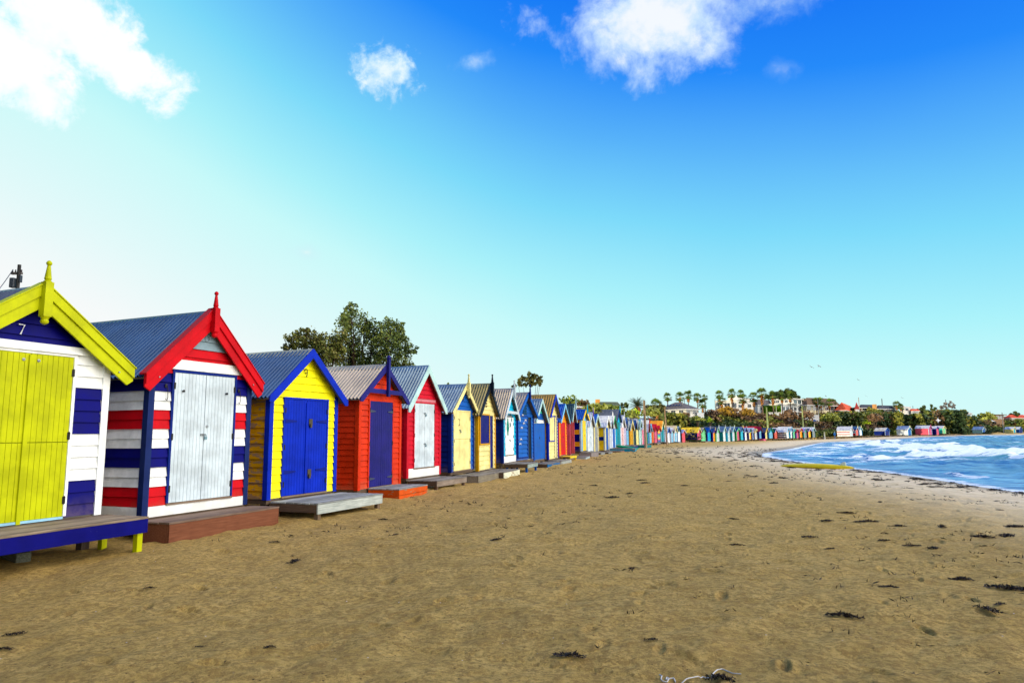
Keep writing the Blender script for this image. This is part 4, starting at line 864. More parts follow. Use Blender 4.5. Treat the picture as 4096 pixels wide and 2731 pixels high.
wav = T.noise(T.scale(pos, (1.0, 2.6, 1.0)), 1.6, 5, 0.65)
wetf = T.math('ADD', ds_, T.math('MULTIPLY', T.math('SUBTRACT', wav, 0.5), 9.0))
firm = T.mr(wetf, 4.0, 13.5, 1, 0); wet = T.mr(T.math('ADD', ds_, T.math('MULTIPLY', T.math('SUBTRACT', nB, 0.5), 2.0)), 0.6, 2.6, 1, 0)
cs = T.mix(T.math('MULTIPLY', firm, 0.85), cs, T.mix(T.mr(wav, 0.4, 0.62), lin((206, 188, 152)), lin((236, 222, 192))))
cs = T.mix(T.math('MULTIPLY', wet, 0.75), cs, lin((150, 134, 108)))
scrubc = T.mix(T.mr(nB, 0.3, 0.7), lin((34, 46, 22)), lin((78, 76, 42)))
cs = T.mix(bk, cs, scrubc)
T.l(cs, b.inputs['Base Color']); b.inputs['Specular IOR Level'].default_value = 0.3
T.l(T.mr(wet, 0, 1, 0.92, 0.5), b.inputs['Roughness'])
hgt = T.math('ADD', T.math('ADD', T.math('MULTIPLY', nC, 0.5), T.math('MULTIPLY', nE, 0.9)), T.math('ADD', T.math('MULTIPLY', nD, 0.2), T.math('MULTIPLY', nB, 0.8)))
bp = T.n('ShaderNodeBump'); bp.inputs['Distance'].default_value = 0.08; T.l(T.mr(firm, 0, 1, 1.0, 0.4), bp.inputs['Strength'])
T.l(hgt, bp.inputs['Height']); T.l(bp.outputs[0], b.inputs['Normal'])
ground = np_mesh('ground', V, F, sm, smooth=True); tag(ground, kind='structure')
for nm, arr in (('shore', dS), ('bank', sst((eR-6.5)/3.5))):
    at_ = ground.data.attributes.new(nm, 'FLOAT', 'POINT'); at_.data.foreach_set('value', np.append(arr.reshape(-1), 0).astype(np.float32))
# ------------------------------------------------------------------ sea
sr = [14.0]
while sr[-1] < 9000: sr.append(sr[-1]+max(0.1, min(sr[-1]*0.0045, 1.3) if sr[-1] < 420 else sr[-1]*0.06))
sr = np.array(sr); sa = np.radians(np.concatenate([np.linspace(8, 46, 460, endpoint=False), np.linspace(46, 178, 60)]))
A2, R2 = np.meshgrid(sa, sr, indexing='ij'); X = R2*np.sin(A2); Y = R2*np.cos(A2)
ds, _ = seg_near(SHORE, X, Y); off = -ds
warp = (vnoise(X, Y, 9, 1)-0.5)*5+(vnoise(X, Y, 3, 5)-0.5)*1.6
o2 = off+warp; calm = sst((off-0.5)/5)
# wave crests travel roughly parallel to the beach
cx = X*0.80+Y*0.60; cy = -X*0.60+Y*0.80
Zs = SEA+calm*(0.16*np.sin(cy/2.6+warp*0.5)+0.26*(vnoise(cx/3.2, cy, 1.6, 6)-0.5)+0.20*(vnoise(cx/2.5, cy, 0.7, 7)-0.5))*sst((500-R2)/200)
Zs += calm*0.035*(vnoise(cx/2, cy, 0.3, 17)-0.5)
foam = np.zeros_like(X); 
# breaking waves: lines on the water given by their ends
def breaker(pts, width, height, inten=1.0, back=6.0, seed=1):
    global Zs, foam
    q = np.array([(p.x, p.y) for p in [onz(x, y, SEA) for x, y in pts]]); e, _ = seg_near(q, X, Y)
    a, bq = q[0], q[-1]; dv = (bq-a)/np.linalg.norm(bq-a); s = ((X-a[0])*dv[0]+(Y-a[1])*dv[1])/np.linalg.norm(bq-a)
    end = sst((s+0.04)/0.12)*sst((1.04-s)/0.12)
    ew = e+(vnoise(X, Y, 5, seed)-0.5)*width*0.9
    Zs += height*np.exp(-(ew/(width*0.55))**2)*end*calm
    f = np.where(ew < 0, np.exp(-(-ew/back)**1.5), np.exp(-(ew/(width*0.35))**2))*end*inten*(0.55+0.9*vnoise(cx/2.5, cy, 1.2, seed+2))
    foam = np.maximum(foam, f)
breaker([(3440,1772),(3560,1783),(3700,1792),(3900,1805),(4200,1822)], 2.6, 0.5, 1.2, 4.2, 11)
breaker([(3620,1806),(3760,1818),(3900,1826),(4200,1850)], 2.0, 0.38, 1.15, 2.8, 12)
breaker([(3470,1830),(3540,1824),(3600,1826)], 1.2, 0.25, 1.1, 2.5, 13)
breaker([(3790,1890),(3870,1903),(3960,1912)], 0.7, 0.22, 1.0, 0.9, 14)
breaker([(3330,1768),(3420,1766),(3620,1768)], 2.0, 0.2, 0.9, 7.0, 15)
breaker([(3540,1766),(3600,1762)], 1.5, 0.3, 1.1, 2.5, 16)
breaker([(3740,1778),(3830,1772)], 1.5, 0.3, 1.0, 3.0, 17)
foam = np.maximum(foam, 0.75*np.exp(-((off-0.3+warp*0.12)/0.9)**2))
foam = np.maximum(foam, (0.55*sst((o2)/3)*sst((34-o2)/24))*(0.35+0.9*vnoise(cx/3, cy, 1.4, 21))*sst((Y-34)/26))
foam = np.maximum(foam, 0.5*sst((vnoise(cx/4, cy, 3.0, 31)-0.72)/0.12)*sst((off-8)/10))
na, nr = X.shape; V = np.stack([X, Y, Zs], axis=-1).reshape(-1, 3)
ia, ir = np.meshgrid(np.arange(na-1), np.arange(nr-1), indexing='ij'); b0 = (ia*nr+ir).ravel(); F = np.stack([b0, b0+1, b0+nr+1, b0+nr], axis=1)[:, ::-1]
wm = bpy.data.materials.new('sea_water'); wm.use_nodes = True; T = NT(wm.node_tree); b = wm.node_tree.nodes['Principled BSDF']
pos = T.n('ShaderNodeNewGeometry').outputs['Position']
mpp = T.n('ShaderNodeMapping'); T.l(pos, mpp.inputs[0]); mpp.inputs['Rotation'].default_value = (0, 0, -0.64); mpp.inputs['Scale'].default_value = (0.42, 1.5, 1.0); wp = mpp.outputs[0]
n1 = T.noise(wp, 1.3, 7, 0.68, 0.3); n2 = T.noise(wp, 6.0, 5, 0.7, 0.2); n3 = T.noise(wp, 0.12, 3, 0.5)
att = T.n('ShaderNodeAttribute'); att.attribute_name = 'foam'; fo = att.outputs['Fac']
att = T.n('ShaderNodeAttribute'); att.attribute_name = 'shore'; so_ = att.outputs['Fac']
deep = T.mix(T.mr(n3, 0.42, 0.62), lin((14, 92, 152)), lin((84, 148, 156)))
mp2 = T.n('ShaderNodeMapping'); T.l(pos, mp2.inputs[0]); mp2.inputs['Rotation'].default_value = (0, 0, -0.50); mp2.inputs['Scale'].default_value = (0.16, 0.62, 1.0)
n4 = T.noise(mp2.outputs[0], 0.75, 6, 0.72, 0.4); n5 = T.noise(mp2.outputs[0], 2.4, 5, 0.7, 0.3)
n45 = T.math('ADD', T.math('MULTIPLY', n4, 0.55), T.math('MULTIPLY', n5, 0.45))
deep = T.mix(T.mr(n45, 0.46, 0.55, 0, 0.95), deep, lin((2, 40, 110)))  # dark and pale wave faces painted in as colour streaks
deep = T.mix(T.mr(n1, 0.44, 0.54, 0.6, 0), deep, lin((110, 176, 214)))
shal = T.mix(T.mr(n45, 0.45, 0.56), lin((10, 86, 168)), lin((130, 202, 236)))
wc = T.mix(T.mr(so_, 0, 22, 0.75, 0), deep, shal)
ff = T.math('ADD', fo, T.math('MULTIPLY', T.math('SUBTRACT', T.math('ADD', T.math('MULTIPLY', n45, 0.7), T.math('MULTIPLY', n2, 0.3)), 0.5), 3.6))
fm_ = T.mr(ff, 0.52, 0.66, 0, 1)
wc = T.mix(fm_, wc, T.mix(T.mr(n2, 0.35, 0.7), lin((214, 236, 248)), lin((252, 255, 255))))
T.l(wc, b.inputs['Base Color']); T.l(T.mr(fm_, 0, 1, 0.24, 0.75), b.inputs['Roughness']); b.inputs['IOR'].default_value = 1.33; b.inputs['Specular IOR Level'].default_value = 0.16
bp = T.n('ShaderNodeBump'); bp.inputs['Strength'].default_value = 0.8; bp.inputs['Distance'].default_value = 0.18
T.l(T.math('ADD', n1, T.math('MULTIPLY', n2, 0.35)), bp.inputs['Height']); T.l(bp.outputs[0], b.inputs['Normal'])
sea = np_mesh('sea', V, F, wm, smooth=True); tag(sea, kind='structure')
for nm, arr in (('foam', foam), ('shore', off)):
    at_ = sea.data.attributes.new(nm, 'FLOAT', 'POINT'); at_.data.foreach_set('value', arr.reshape(-1).astype(np.float32))
# ------------------------------------------------------------------ scrub on the bank
LG_ = [leafmat('scrub_dark', [(38,58,34),(52,74,42),(70,88,44)]), leafmat('scrub_mid', [(72,90,42),(96,112,48),(120,126,56)]),
       leafmat('scrub_olive', [(104,110,40),(140,140,52),(166,160,66)]), leafmat('scrub_brown', [(88,68,44),(118,92,62),(142,116,80)])]
def blob_leaves(C0, rad, n, size, squash=0.8, shell=0.45):
    v = RNG.normal(size=(n, 3)); v /= np.linalg.norm(v, axis=1)[:, None]
    v[:, 2] = np.abs(v[:, 2])*1.0-0.25; r = (shell+(1-shell)*RNG.random(n))[:, None]
    return np.array(C0)+v*r*np.array([rad, rad, rad*squash])
cent = []; sizes = []; mids = []
cand = 0
for k in range(26000):
    px = RNG.uniform(2235, 4130)
    s = RNG.random(); Yr = float(np.interp(px, [2235, 2400, 2600, 2800, 3000, 3260, 3430, 3640, 3780, 3940, 4130], [40, 55, 96, 132, 143, 158, 183, 212, 224, 262, 310]))
    Yd = Yr+3+RNG.random()**1.2*34; p = at(px, 1720, Yd); 
    cent.append((p.x, p.y)); 
for k in range(14000):
    px = RNG.uniform(3280, 4130); Yr = float(np.interp(px, [3260, 3430, 3640, 3780, 3940, 4130], [158, 183, 212, 224, 262, 310]))
    p = at(px, 1720, Yr+4+RNG.random()*60); cent.append((p.x, p.y))
random.shuffle(cent)
cent = np.array(cent); zz, dd, ee = land(cent[:, 0], cent[:, 1])
ok = (ee > 6.5) & (ee < 40)
cent = cent[ok]; zz = zz[ok]; ee = ee[ok]
kk = min(len(cent), 11000); cent = cent[:kk]; zz = zz[:kk]; ee = ee[:kk]
nzt = vnoise(cent[:, 0], cent[:, 1], 9, 41); nz2 = vnoise(cent[:, 0], cent[:, 1], 4, 47)
allC = []; allS = []; allM = []
for (x, y), z, e, a, b2 in zip(cent, zz, ee, nzt, nz2):
    rad = RNG.uniform(0.7, 1.5)*(1.25 if a > 0.6 else 0.95); 
    if e < 9: m = 0 if a < 0.72 else 1; rad *= 0.85
    else: rad *= min(1.0, 0.45+y/230); m = 2 if (b2 > 0.66 and e > 12) else (3 if a > 0.66 else (1 if b2 > 0.42 else 0))
    n = 26; c_ = blob_leaves((x, y, z+rad*0.35), rad, n, 0.4, 0.9, 0.5); allC.append(c_); allS.append(np.full(n, 0.17+0.0010*y)); allM.append(np.full(n, m))
# garden bushes at the foot of the houses
for (xa, xb, Yg, yt, n_) in [(3345, 3440, 212, 1648, 26), (3440, 3600, 224, 1648, 34), (3590, 3700, 230, 1656, 22), (3690, 3850, 244, 1640, 40), (3830, 3900, 285, 1664, 16), (3900, 4100, 326, 1676, 34), (3230, 3350, 204, 1660, 24), (2640, 2740, 150, 1652, 16), (2790, 2870, 165, 1662, 12), (2960, 3060, 184, 1668, 18), (3060, 3230, 188, 1674, 22)]:
    for q in range(n_):
        px = xa+(xb-xa)*(q+random.random())/n_; Yq = Yg+random.uniform(-3, 3); tp = at(px, yt+random.uniform(-4, 5), Yq); rad = random.uniform(1.3, 2.1)*Yg/230; m = random.choice([0, 0, 1, 1, 3, 2]); g0 = land1(tp.x, Yq); z = tp.z-rad*0.7
        while z > g0-1.5:
            c_ = blob_leaves((tp.x+random.uniform(-.5, .5), Yq, z), rad, 60, 0.4, 0.9, 0.5); allC.append(c_); allS.append(np.full(60, 0.17+0.0010*Yq)); allM.append(np.full(60, m)); z -= rad*0.9
allC = np.vstack(allC); allS = np.concatenate(allS); allM = np.concatenate(allM)
V, F = leaf_quads(allC, allS, 0.4)
o = np_mesh('coastal_scrub', V, F, LG_, allM); tag(o, 'dense green and brown coastal scrub covering the bank behind the beach huts', 'scrub', kind='stuff')
# brown tufty dune grass near the far huts
cs_ = []
for k in range(1500):
    px = RNG.uniform(3270, 4110); Yr = float(np.interp(px, [3270, 3430, 3640, 3780, 3940, 4130], [160, 183, 212, 224, 262, 310])); p = at(px, 1735, Yr+RNG.uniform(0, 7)); cs_.append((p.x, p.y))
cs_ = np.array(cs_); zg, _, ee = land(cs_[:, 0], cs_[:, 1]); ok = (ee > 0.5) & (ee < 8); cs_ = cs_[ok]; zg = zg[ok]
CC = np.vstack([blob_leaves((x, y, z+0.05), RNG.uniform(0.3, 0.7), 10, 0.2, 0.6) for (x, y), z in zip(cs_, zg)])
V, F = leaf_quads(CC, np.full(len(CC), 0.22), 0.2); o = np_mesh('dune_grass', V, F, leafmat('dune_grass', [(120,98,66),(146,122,84),(104,100,58)])); tag(o, 'tufted brown dune grass round the far huts', 'grass', kind='stuff')
def shrub(px, py, Y, rw, rh, mat_, label, n=260, size=None, name='shrub', group=None):
    p = at(px, py, Y); root = empty(name, p); tag(root, label, 'shrub', group)
    C0 = blob_leaves((0, 0, rh*0.45), rw, n, 0.2, rh/rw, 0.35); V, F = leaf_quads(C0, np.full(n, size or rw*0.13), 0.3)
    np_mesh('foliage', V, F, mat_, parent=root)
    mb = MB(); zd = -1.2
    for a in range(5): mb.tube([(0.1*math.cos(a*1.25), 0.1*math.sin(a*1.25), zd), (rw*0.25*math.cos(a*1.25), rw*0.25*math.sin(a*1.25), rh*0.1), (rw*0.6*math.cos(a*1.25), rw*0.6*math.sin(a*1.25), rh*0.5)], [0.06, 0.045, 0.02], 5)
    mb.build('stem', plain((84, 66, 50), 0.8, 0, 'bark'), root); return root
BRY = leafmat('shrub_bright', [(150,176,20),(178,200,30),(200,214,60)]); OLV = leafmat('shrub_olive', [(100,112,44),(138,146,58),(170,172,76)])
TAN = leafmat('shrub_tan', [(110,104,76),(138,128,96),(98,104,74)]); GLD = leafmat('shrub_gold', [(150,116,30),(176,140,50),(122,96,44)]); RST = leafmat('shrub_rust', [(112,84,56),(138,108,76),(88,70,48)])
shrub(2765, 1764, 134.5, 2.3, 2.0, TAN, 'round grey tan bush on the sand before the hut with the yellow roof', 420, 0.22)
shrub(2536, 1668, 92, 1.1, 1.0, BRY, 'bright lime green bush below the feathery date palm', 160)
shrub(2520, 1680, 84, 1.3, 1.1, OLV, 'olive bush on the bank right of the tall grey roof', 220)
shrub(2402, 1672, 72, 1.9, 1.35, OLV, 'large sunlit olive bush above the long grey roof, left part', 520, 0.2)
shrub(2446, 1676, 76, 1.9, 1.35, leafmat('shrub_green2', [(70,92,34),(110,128,46),(146,158,60)]), 'sunlit green bush above the long grey roof, right part', 480, 0.2)
shrub(2366, 1668, 68, 1.2, 1.1, OLV, 'olive bush left of the long grey roof ridge', 320, 0.18)
shrub(2275, 1625, 62, 1.1, 0.9, leafmat('shrub_green2', [(70,92,34)]), 'dark little bush showing over the red and blue huts', 140)
shrub(2602, 1672, 118, 2.0, 1.7, OLV, 'grey olive bush just right of the near timber pole', 260)
shrub(2790, 1686, 150, 1.6, 1.1, OLV, 'sunlit olive bush on the bank above the yellow roofed hut', 200)
shrub(2840, 1694, 152, 1.0, 1.2, BRY, 'small pale lime bush on the bank, lowest of the bright ones', 130)
shrub(2850, 1674, 168, 2.2, 1.9, RST, 'tall rusty brown shrub left of the gold leaved shrub', 360)
shrub(2905, 1668, 172, 2.9, 2.2, GLD, 'gold leaved shrub before the sunlit white house', 460, 0.34)
shrub(2938, 1674, 172, 2.7, 2.3, RST, 'bare brown shrub before the shaded corner of the white house', 330, 0.26)
shrub(2990, 1668, 170, 2.2, 1.8, GLD, 'golden green shrub below the white house', 260)
shrub(3157, 1685, 178, 2.8, 2.6, RST, 'round rust brown shrub below the house with the green wall', 240)
shrub(3222, 1693, 180, 2.6, 3.2, RST, 'rusty upright shrub behind the pale green pole', 220)
shrub(3322, 1692, 186, 2.8, 2.4, OLV, 'big olive shrub below the brown roofed house', 420, 0.3)
shrub(3500, 1694, 205, 2.4, 2.8, RST, 'rusty brown shrub between the navy hut and the water', 220)
shrub(3470, 1700, 205, 1.4, 1.2, BRY, 'lime bush on the bank left of the lone navy hut', 140)
shrub(3824, 1698, 250, 3.4, 3.0, leafmat('shrub_green2', [(70,92,34)]), 'bushy green shrub on the bank right of the three far huts', 380, 0.34)
shrub(3945, 1684, 275, 3.8, 3.0, OLV, 'lime olive shrub on the bank above the far grey green hut', 260)
shrub(3948, 1739, 259, 2.0, 1.0, leafmat('scrub_dark', []) if False else LG_[0], 'low dark bush beside the far grey green hut', 140)
# ------------------------------------------------------------------ trees
BARK = plain((92, 74, 58), 0.85, 0, 'bark', 0.2, 0.2, 9, 0.02)
def tree(base, Y, blobs, leaf, label, cat='tree', lsize=0.1, dens=1.0, trunk_r=0.2, name='tree', gapf=0.5, bark=BARK, clump=1.0):
    """blobs: (px, py, radius_px, n)"""
    zb = land1(at(base[0], 1700, Y).x, Y); b0 = at(base[0], 1700, Y); b0.z = zb
    root = empty(name, b0); tag(root, label, cat)
    mb = MB(); CC = []
    for (px, py, rp, n) in blobs:
        cpt = at(px, py, Y)-b0; r = rp/FS*Y; dy = random.uniform(-0.6, 0.6)*r; cpt.y += dy
        # limb to the blob, then twigs to leaf clumps
        mid = Vector((cpt.x*0.45, cpt.y*0.5, cpt.z*0.5)); st = Vector((0, 0, cpt.z*0.18))
        mb.tube([st, mid, cpt], [trunk_r*0.55, trunk_r*0.32, trunk_r*0.12], 6)
        nc = max(3, int(n*dens/22))
        for q in range(nc):
            v = RNG.normal(size=3); v /= np.linalg.norm(v); v *= r*(0.35+0.65*RNG.random()**0.6); v[1] *= 1.0
            cc = np.array(cpt)+v; mb.tube([cpt, Vector(cc)], [trunk_r*0.08, trunk_r*0.03], 4, cap=False)
            CC.append(cc+RNG.normal(size=(22, 3))*r*0.16*clump)
    CC = np.vstack(CC); V, F = leaf_quads(CC, np.full(len(CC), lsize), 0.3)
    np_mesh('crown', V, F, leaf, parent=root)
    top = at(blobs[0][0], blobs[0][1], Y)-b0
    mb.tube([(0, 0, -0.4), (0.05, 0, top.z*0.2), Vector((top.x*0.3, 0, top.z*0.45)), Vector((top.x*0.8, top.y, top.z*0.85))], [trunk_r*1.2, trunk_r, trunk_r*0.7, trunk_r*0.2], 8)
    mb.build('trunk', bark, root, smooth=True); return root
GUM = leafmat('gum_leaf', [(44,62,40),(66,86,42),(98,116,48),(120,130,56),(70,84,52)])
tree((1420, 0), 38, [(1420,1300,60,1500),(1405,1240,28,420),(1380,1275,30,380),(1460,1290,34,420),(1495,1330,50,900),(1560,1340,62,1300),(1600,1330,36,520),(1560,1400,70,1500),(1480,1410,70,1700),(1610,1390,45,700),(1640,1400,26,260),(1625,1455,40,600),(1540,1460,60,1000),(1440,1460,60,1000),(1400,1370,55,1100),(1370,1430,50,900),(1655,1465,18,120)],
     GUM, 'tall dark leafy tree with gaps in its crown, behind the orange red hut', lsize=0.06, trunk_r=0.2, dens=0.75)
tree((1260, 0), 36, [(1300,1390,60,1300),(1250,1370,50,1000),(1210,1340,30,420),(1180,1370,34,500),(1165,1400,32,420),(1150,1385,14,80),(1240,1420,60,1000),(1330,1420,60,1200),(1180,1440,40,500),(1360,1370,45,700),(1290,1450,60,800),(1225,1320,14,90)],
     leafmat('gum_leaf2', [(60,74,34),(92,104,42),(116,124,50),(124,116,58),(76,80,44)]), 'lower olive brown tree joined to the left of the tall dark one', lsize=0.06, trunk_r=0.17, dens=0.85)
tree((1780, 0), 60, [(1782,1538,10,60),(1770,1545,6,30),(1796,1538,6,30)], GUM, 'small tree tip showing between the two roof spikes of the blue and cream huts', lsize=0.08, trunk_r=0.05)
tree((2125, 0), 62, [(2118,1522,26,420),(2090,1528,20,260),(2145,1518,22,320),(2160,1532,14,150),(2072,1540,14,120),(2120,1508,20,260),(2155,1512,10,80),(2051,1548,7,50)],
     leafmat('pine_leaf', [(62,66,34),(88,88,40),(110,104,48),(76,86,42)]), 'umbrella shaped tree with many bare slanting stems, over the turquoise huts', lsize=0.09, trunk_r=0.1, clump=0.9)
FIG = leafmat('fig_leaf', [(40,56,26),(66,80,34),(92,104,42)])
tree((3130, 0), 235, [(3120,1582,22,500),(3095,1592,20,350),(3150,1580,22,450),(3172,1580,20,400),(3072,1594,14,200),(3186,1596,14,220),(3205,1600,10,120),(3215,1606,8,80)], FIG, 'wide dark domed tree behind the white terrace house', lsize=0.42, trunk_r=0.5)
tree((3030, 0), 225, [(3032,1606,11,160),(3022,1610,8,90)], leafmat('scrub_mid2', [(110,130,40),(150,164,60)]), 'rounded sunlit green tree between the white house and the grey roof', lsize=0.35, trunk_r=0.3)
tree((3790, 0), 262, [(3790,1625,14,70),(3775,1620,14,70),(3805,1618,14,80),(3760,1632,10,40),(3815,1630,10,40),(3795,1612,10,50)], leafmat('bare_twig', [(120,110,104),(140,130,120),(104,92,84)]), 'bare grey tree on the skyline above the three far huts', lsize=0.25, trunk_r=0.3, dens=1.6, bark=plain((120, 110, 102), 0.8))
tree((3715, 0), 258, [(3700,1637,14,160),(3680,1640,10,90),(3730,1633,12,120)], FIG, 'low dark tree left of the bare grey tree', lsize=0.4, trunk_r=0.3)
tree((4056, 0), 330, [(4056,1655,12,200),(4048,1658,8,90),(4066,1658,8,90)], FIG, 'round dark tree above the red roofs at the far right', lsize=0.5, trunk_r=0.3)
tree((2337, 0), 85, [(2330,1612,14,200),(2345,1610,12,160),(2315,1618,9,90)], leafmat('bare_twig2', [(150,126,84),(120,104,66)]), 'pale dry tree beside a street lamp above the blue roofed huts', lsize=0.13, trunk_r=0.1)
tree((2500, 0), 100, [(2495,1622,14,180),(2508,1622,8,90),(2482,1628,9,90)], FIG, 'dark ragged tree left of the feathery date palm', lsize=0.16, trunk_r=0.12)
tree((2650, 0), 128, [(2612,1640,22,420),(2640,1636,18,320),(2598,1630,12,160),(2590,1645,14,200)], leafmat('scrub_mid3', [(70,78,44),(108,110,60)]), 'grey green bushy tree below the palm between the two timber poles', lsize=0.24, trunk_r=0.2)
# ------------------------------------------------------------------ palms
PL = leafmat('palm_leaf', [(60,88,34),(96,124,48),(134,150,66)]); PD = plain((196, 132, 62), 0.85, 0, 'dead_fronds', 0.2, 0.25, 4); PT = plain((110, 92, 76), 0.85, 0, 'palm_trunk', 0.2, 0.2, 6)
def fan_palm(px, ytop, Y, R_, label, skirt=1.0, group='fan palms behind the beach houses'):
    tpt = at(px, ytop, Y); zb = land1(tpt.x, Y); H = tpt.z-zb-R_*0.6
    R_ *= 0.68; root = empty('fan_palm', (tpt.x, Y, zb)); tag(root, label, 'palm tree', group)
    mb = MB(); lean = random.uniform(-0.02, 0.02)*H
    mb.tube([(-lean, 0, -0.5), (0, 0, H*0.5), (0, 0, H)], [0.24, 0.16, 0.14], 8); mb.build('trunk', PT, root, smooth=True)
    mb = MB()
    for k in range(46):
        el = random.uniform(-0.7, 1.45); az = random.uniform(0, 6.283); d = Vector((math.cos(el)*math.cos(az), math.cos(el)*math.sin(az), math.sin(el)))
        L1 = R_*random.uniform(0.42, 0.6); p1 = Vector((0, 0, H))+d*L1; p1.z -= 0.06*R_*math.cos(el)
        side = d.cross(Vector((0, 0, 1)));
        if side.length < 0.1: side = Vector((1, 0, 0))
        side.normalize(); up = side.cross(d); dd = (d+Vector((0, 0, -0.3))*math.cos(el)).normalized(); rf = R_*random.uniform(0.42, 0.55)
        mb.tri(Vector((0, 0, H)), p1+side*0.03, p1-side*0.03)
        for q in range(7):
            g = (q-3)*0.36; tip = p1+(dd*math.cos(g)+side*math.sin(g))*rf-up*0.08*abs(q-3)
            w = (dd*-math.sin(g)+side*math.cos(g))*rf*0.13
            mb.tri(p1, p1+(tip-p1)*0.6+w, tip); mb.tri(p1, tip, p1+(tip-p1)*0.6-w)
    mb.build('crown', PL, root)
    mb = MB(); sk = R_*1.15*skirt
    for k in range(60):
        az = random.uniform(0, 6.283); z0 = H-random.random()*sk; rr_ = R_*(0.2+0.26*(1-(H-z0)/max(sk, 0.01)))
        d = Vector((math.cos(az), math.sin(az), 0)); s = Vector((-math.sin(az), math.cos(az), 0))*R_*0.1
        a = d*0.1+Vector((0, 0, z0)); b_ = d*rr_+Vector((0, 0, z0-R_*0.3)); mb.tri(a+s, a-s, b_-s*0.5); mb.tri(a+s, b_-s*0.5, b_+s*0.5)
    mb.build('dead_fronds', PD, root); return root
for (px, yt, Y, r, sk, lb) in [
    (2669,1570,185,2.1,0.5,'fan palm rising behind the left half of the grey hip roof'), (2719,1568,185,2.3,0.9,'fan palm rising behind the ridge of the grey hip roof'),
    (2751.5,1560,180,2.3,0.8,'fan palm at the right end of the grey hip roof, tallest there'), (2788,1571,180,2.1,0.6,'fan palm with spread leaves between the grey roof and the white house'),
    (2818,1577,205,1.7,0.4,'small slim fan palm behind the short stout one'), (2809,1597,182,2.2,1.5,'short stout fan palm with a thick dead leaf skirt'),
    (2876,1561,183,2.1,0.9,'fan palm at the left edge of the sunlit white house'), (2885,1584,178,2.2,1.0,'lower fan palm overlapping the left edge of the white house'),
    (2925,1554,188,2.3,1.4,'fan palm with a long dead skirt before the white tower'), (2961,1558,200,2.1,0.8,'fan palm behind the golden one at the corner of the white house'),
    (2969,1574,178,2.5,1.6,'golden skirted fan palm at the shaded corner of the white house'), (3012.5,1569,182,2.5,1.0,'fan palm at the right end of the white house'),
    (3045,1550,180,2.6,1.4,'tallest fan palm, before the grey roof next to the white house'), (3089,1562,190,2.3,1.3,'fan palm at the left end of the terrace house'),
    (3126,1568,190,2.1,0.9,'fan palm before the middle of the terrace house'), (3158,1563,190,2.2,1.0,'fan palm before the right part of the terrace'),
    (3264,1588,212,2.3,0.9,'left palm of the pair before the brown hip roof'), (3281,1587,214,2.4,0.9,'right palm of the pair before the brown hip roof'),
    (3315,1594,214,2.2,1.0,'fan palm right of the brown roof, left of two'), (3332,1595,220,2.0,0.8,'fan palm right of the brown roof, right of two'),
    (3584,1603,236,2.3,0.8,'fan palm before the white cyan house, left of two'), (3601,1614,236,1.9,0.7,'smaller fan palm before the white cyan house, right of two'),
    (2624,1594,132,2.2,1.5,'stout golden palm between the two timber poles')]: fan_palm(px, yt, Y, r, lb, sk)
def date_palm(px, py, Y, R_, label):
    p = at(px, py, Y); zb = land1(p.x, Y); H = p.z-zb; root = empty('date_palm', (p.x, Y, zb)); tag(root, label, 'palm tree')
    mb = MB(); mb.tube([(0, 0, -0.3), (0, 0, H)], [0.35, 0.32], 10); mb.build('trunk', PT, root)
    mb = MB()
    for k in range(90):
        el = random.uniform(-0.35, 1.5); az = random.uniform(0, 6.283); h_ = Vector((math.cos(az), math.sin(az), 0)); side = Vector((-math.sin(az), math.cos(az), 0))
        pts = []; pos_ = Vector((0, 0, H)); e = el
        for q in range(8): pts.append(pos_.copy()); pos_ = pos_+(h_*math.cos(e)+Vector((0, 0, math.sin(e))))*R_/7; e -= 0.14
        for q in range(1, 8):
            a, b_ = pts[q-1], pts[q]; w = R_*0.17*(1-abs(q-3.5)/6); fw = (b_-a)*0.9
            for s_ in (1, -1):
                for u in (0.0, 0.5):
                    s0 = a+(b_-a)*u; t_ = s0+side*s_*w+fw-Vector((0, 0, w*0.35)); mb.tri(s0, s0+(b_-a)*0.28, t_)
    mb.build('crown', leafmat('date_leaf', [(36,52,34),(56,72,44),(84,96,58)]), root)
    mb = MB(); mb.lathe((0, 0, H-0.9), [(0.3, 0), (0.55, 0.3), (0.5, 0.7), (0.2, 0.95)], 8); mb.build('fruit_heart', plain((190, 84, 30), 0.8), root)
date_palm(2549, 1626, 103, 1.75, 'feathery date palm on the bank left of the near timber pole')
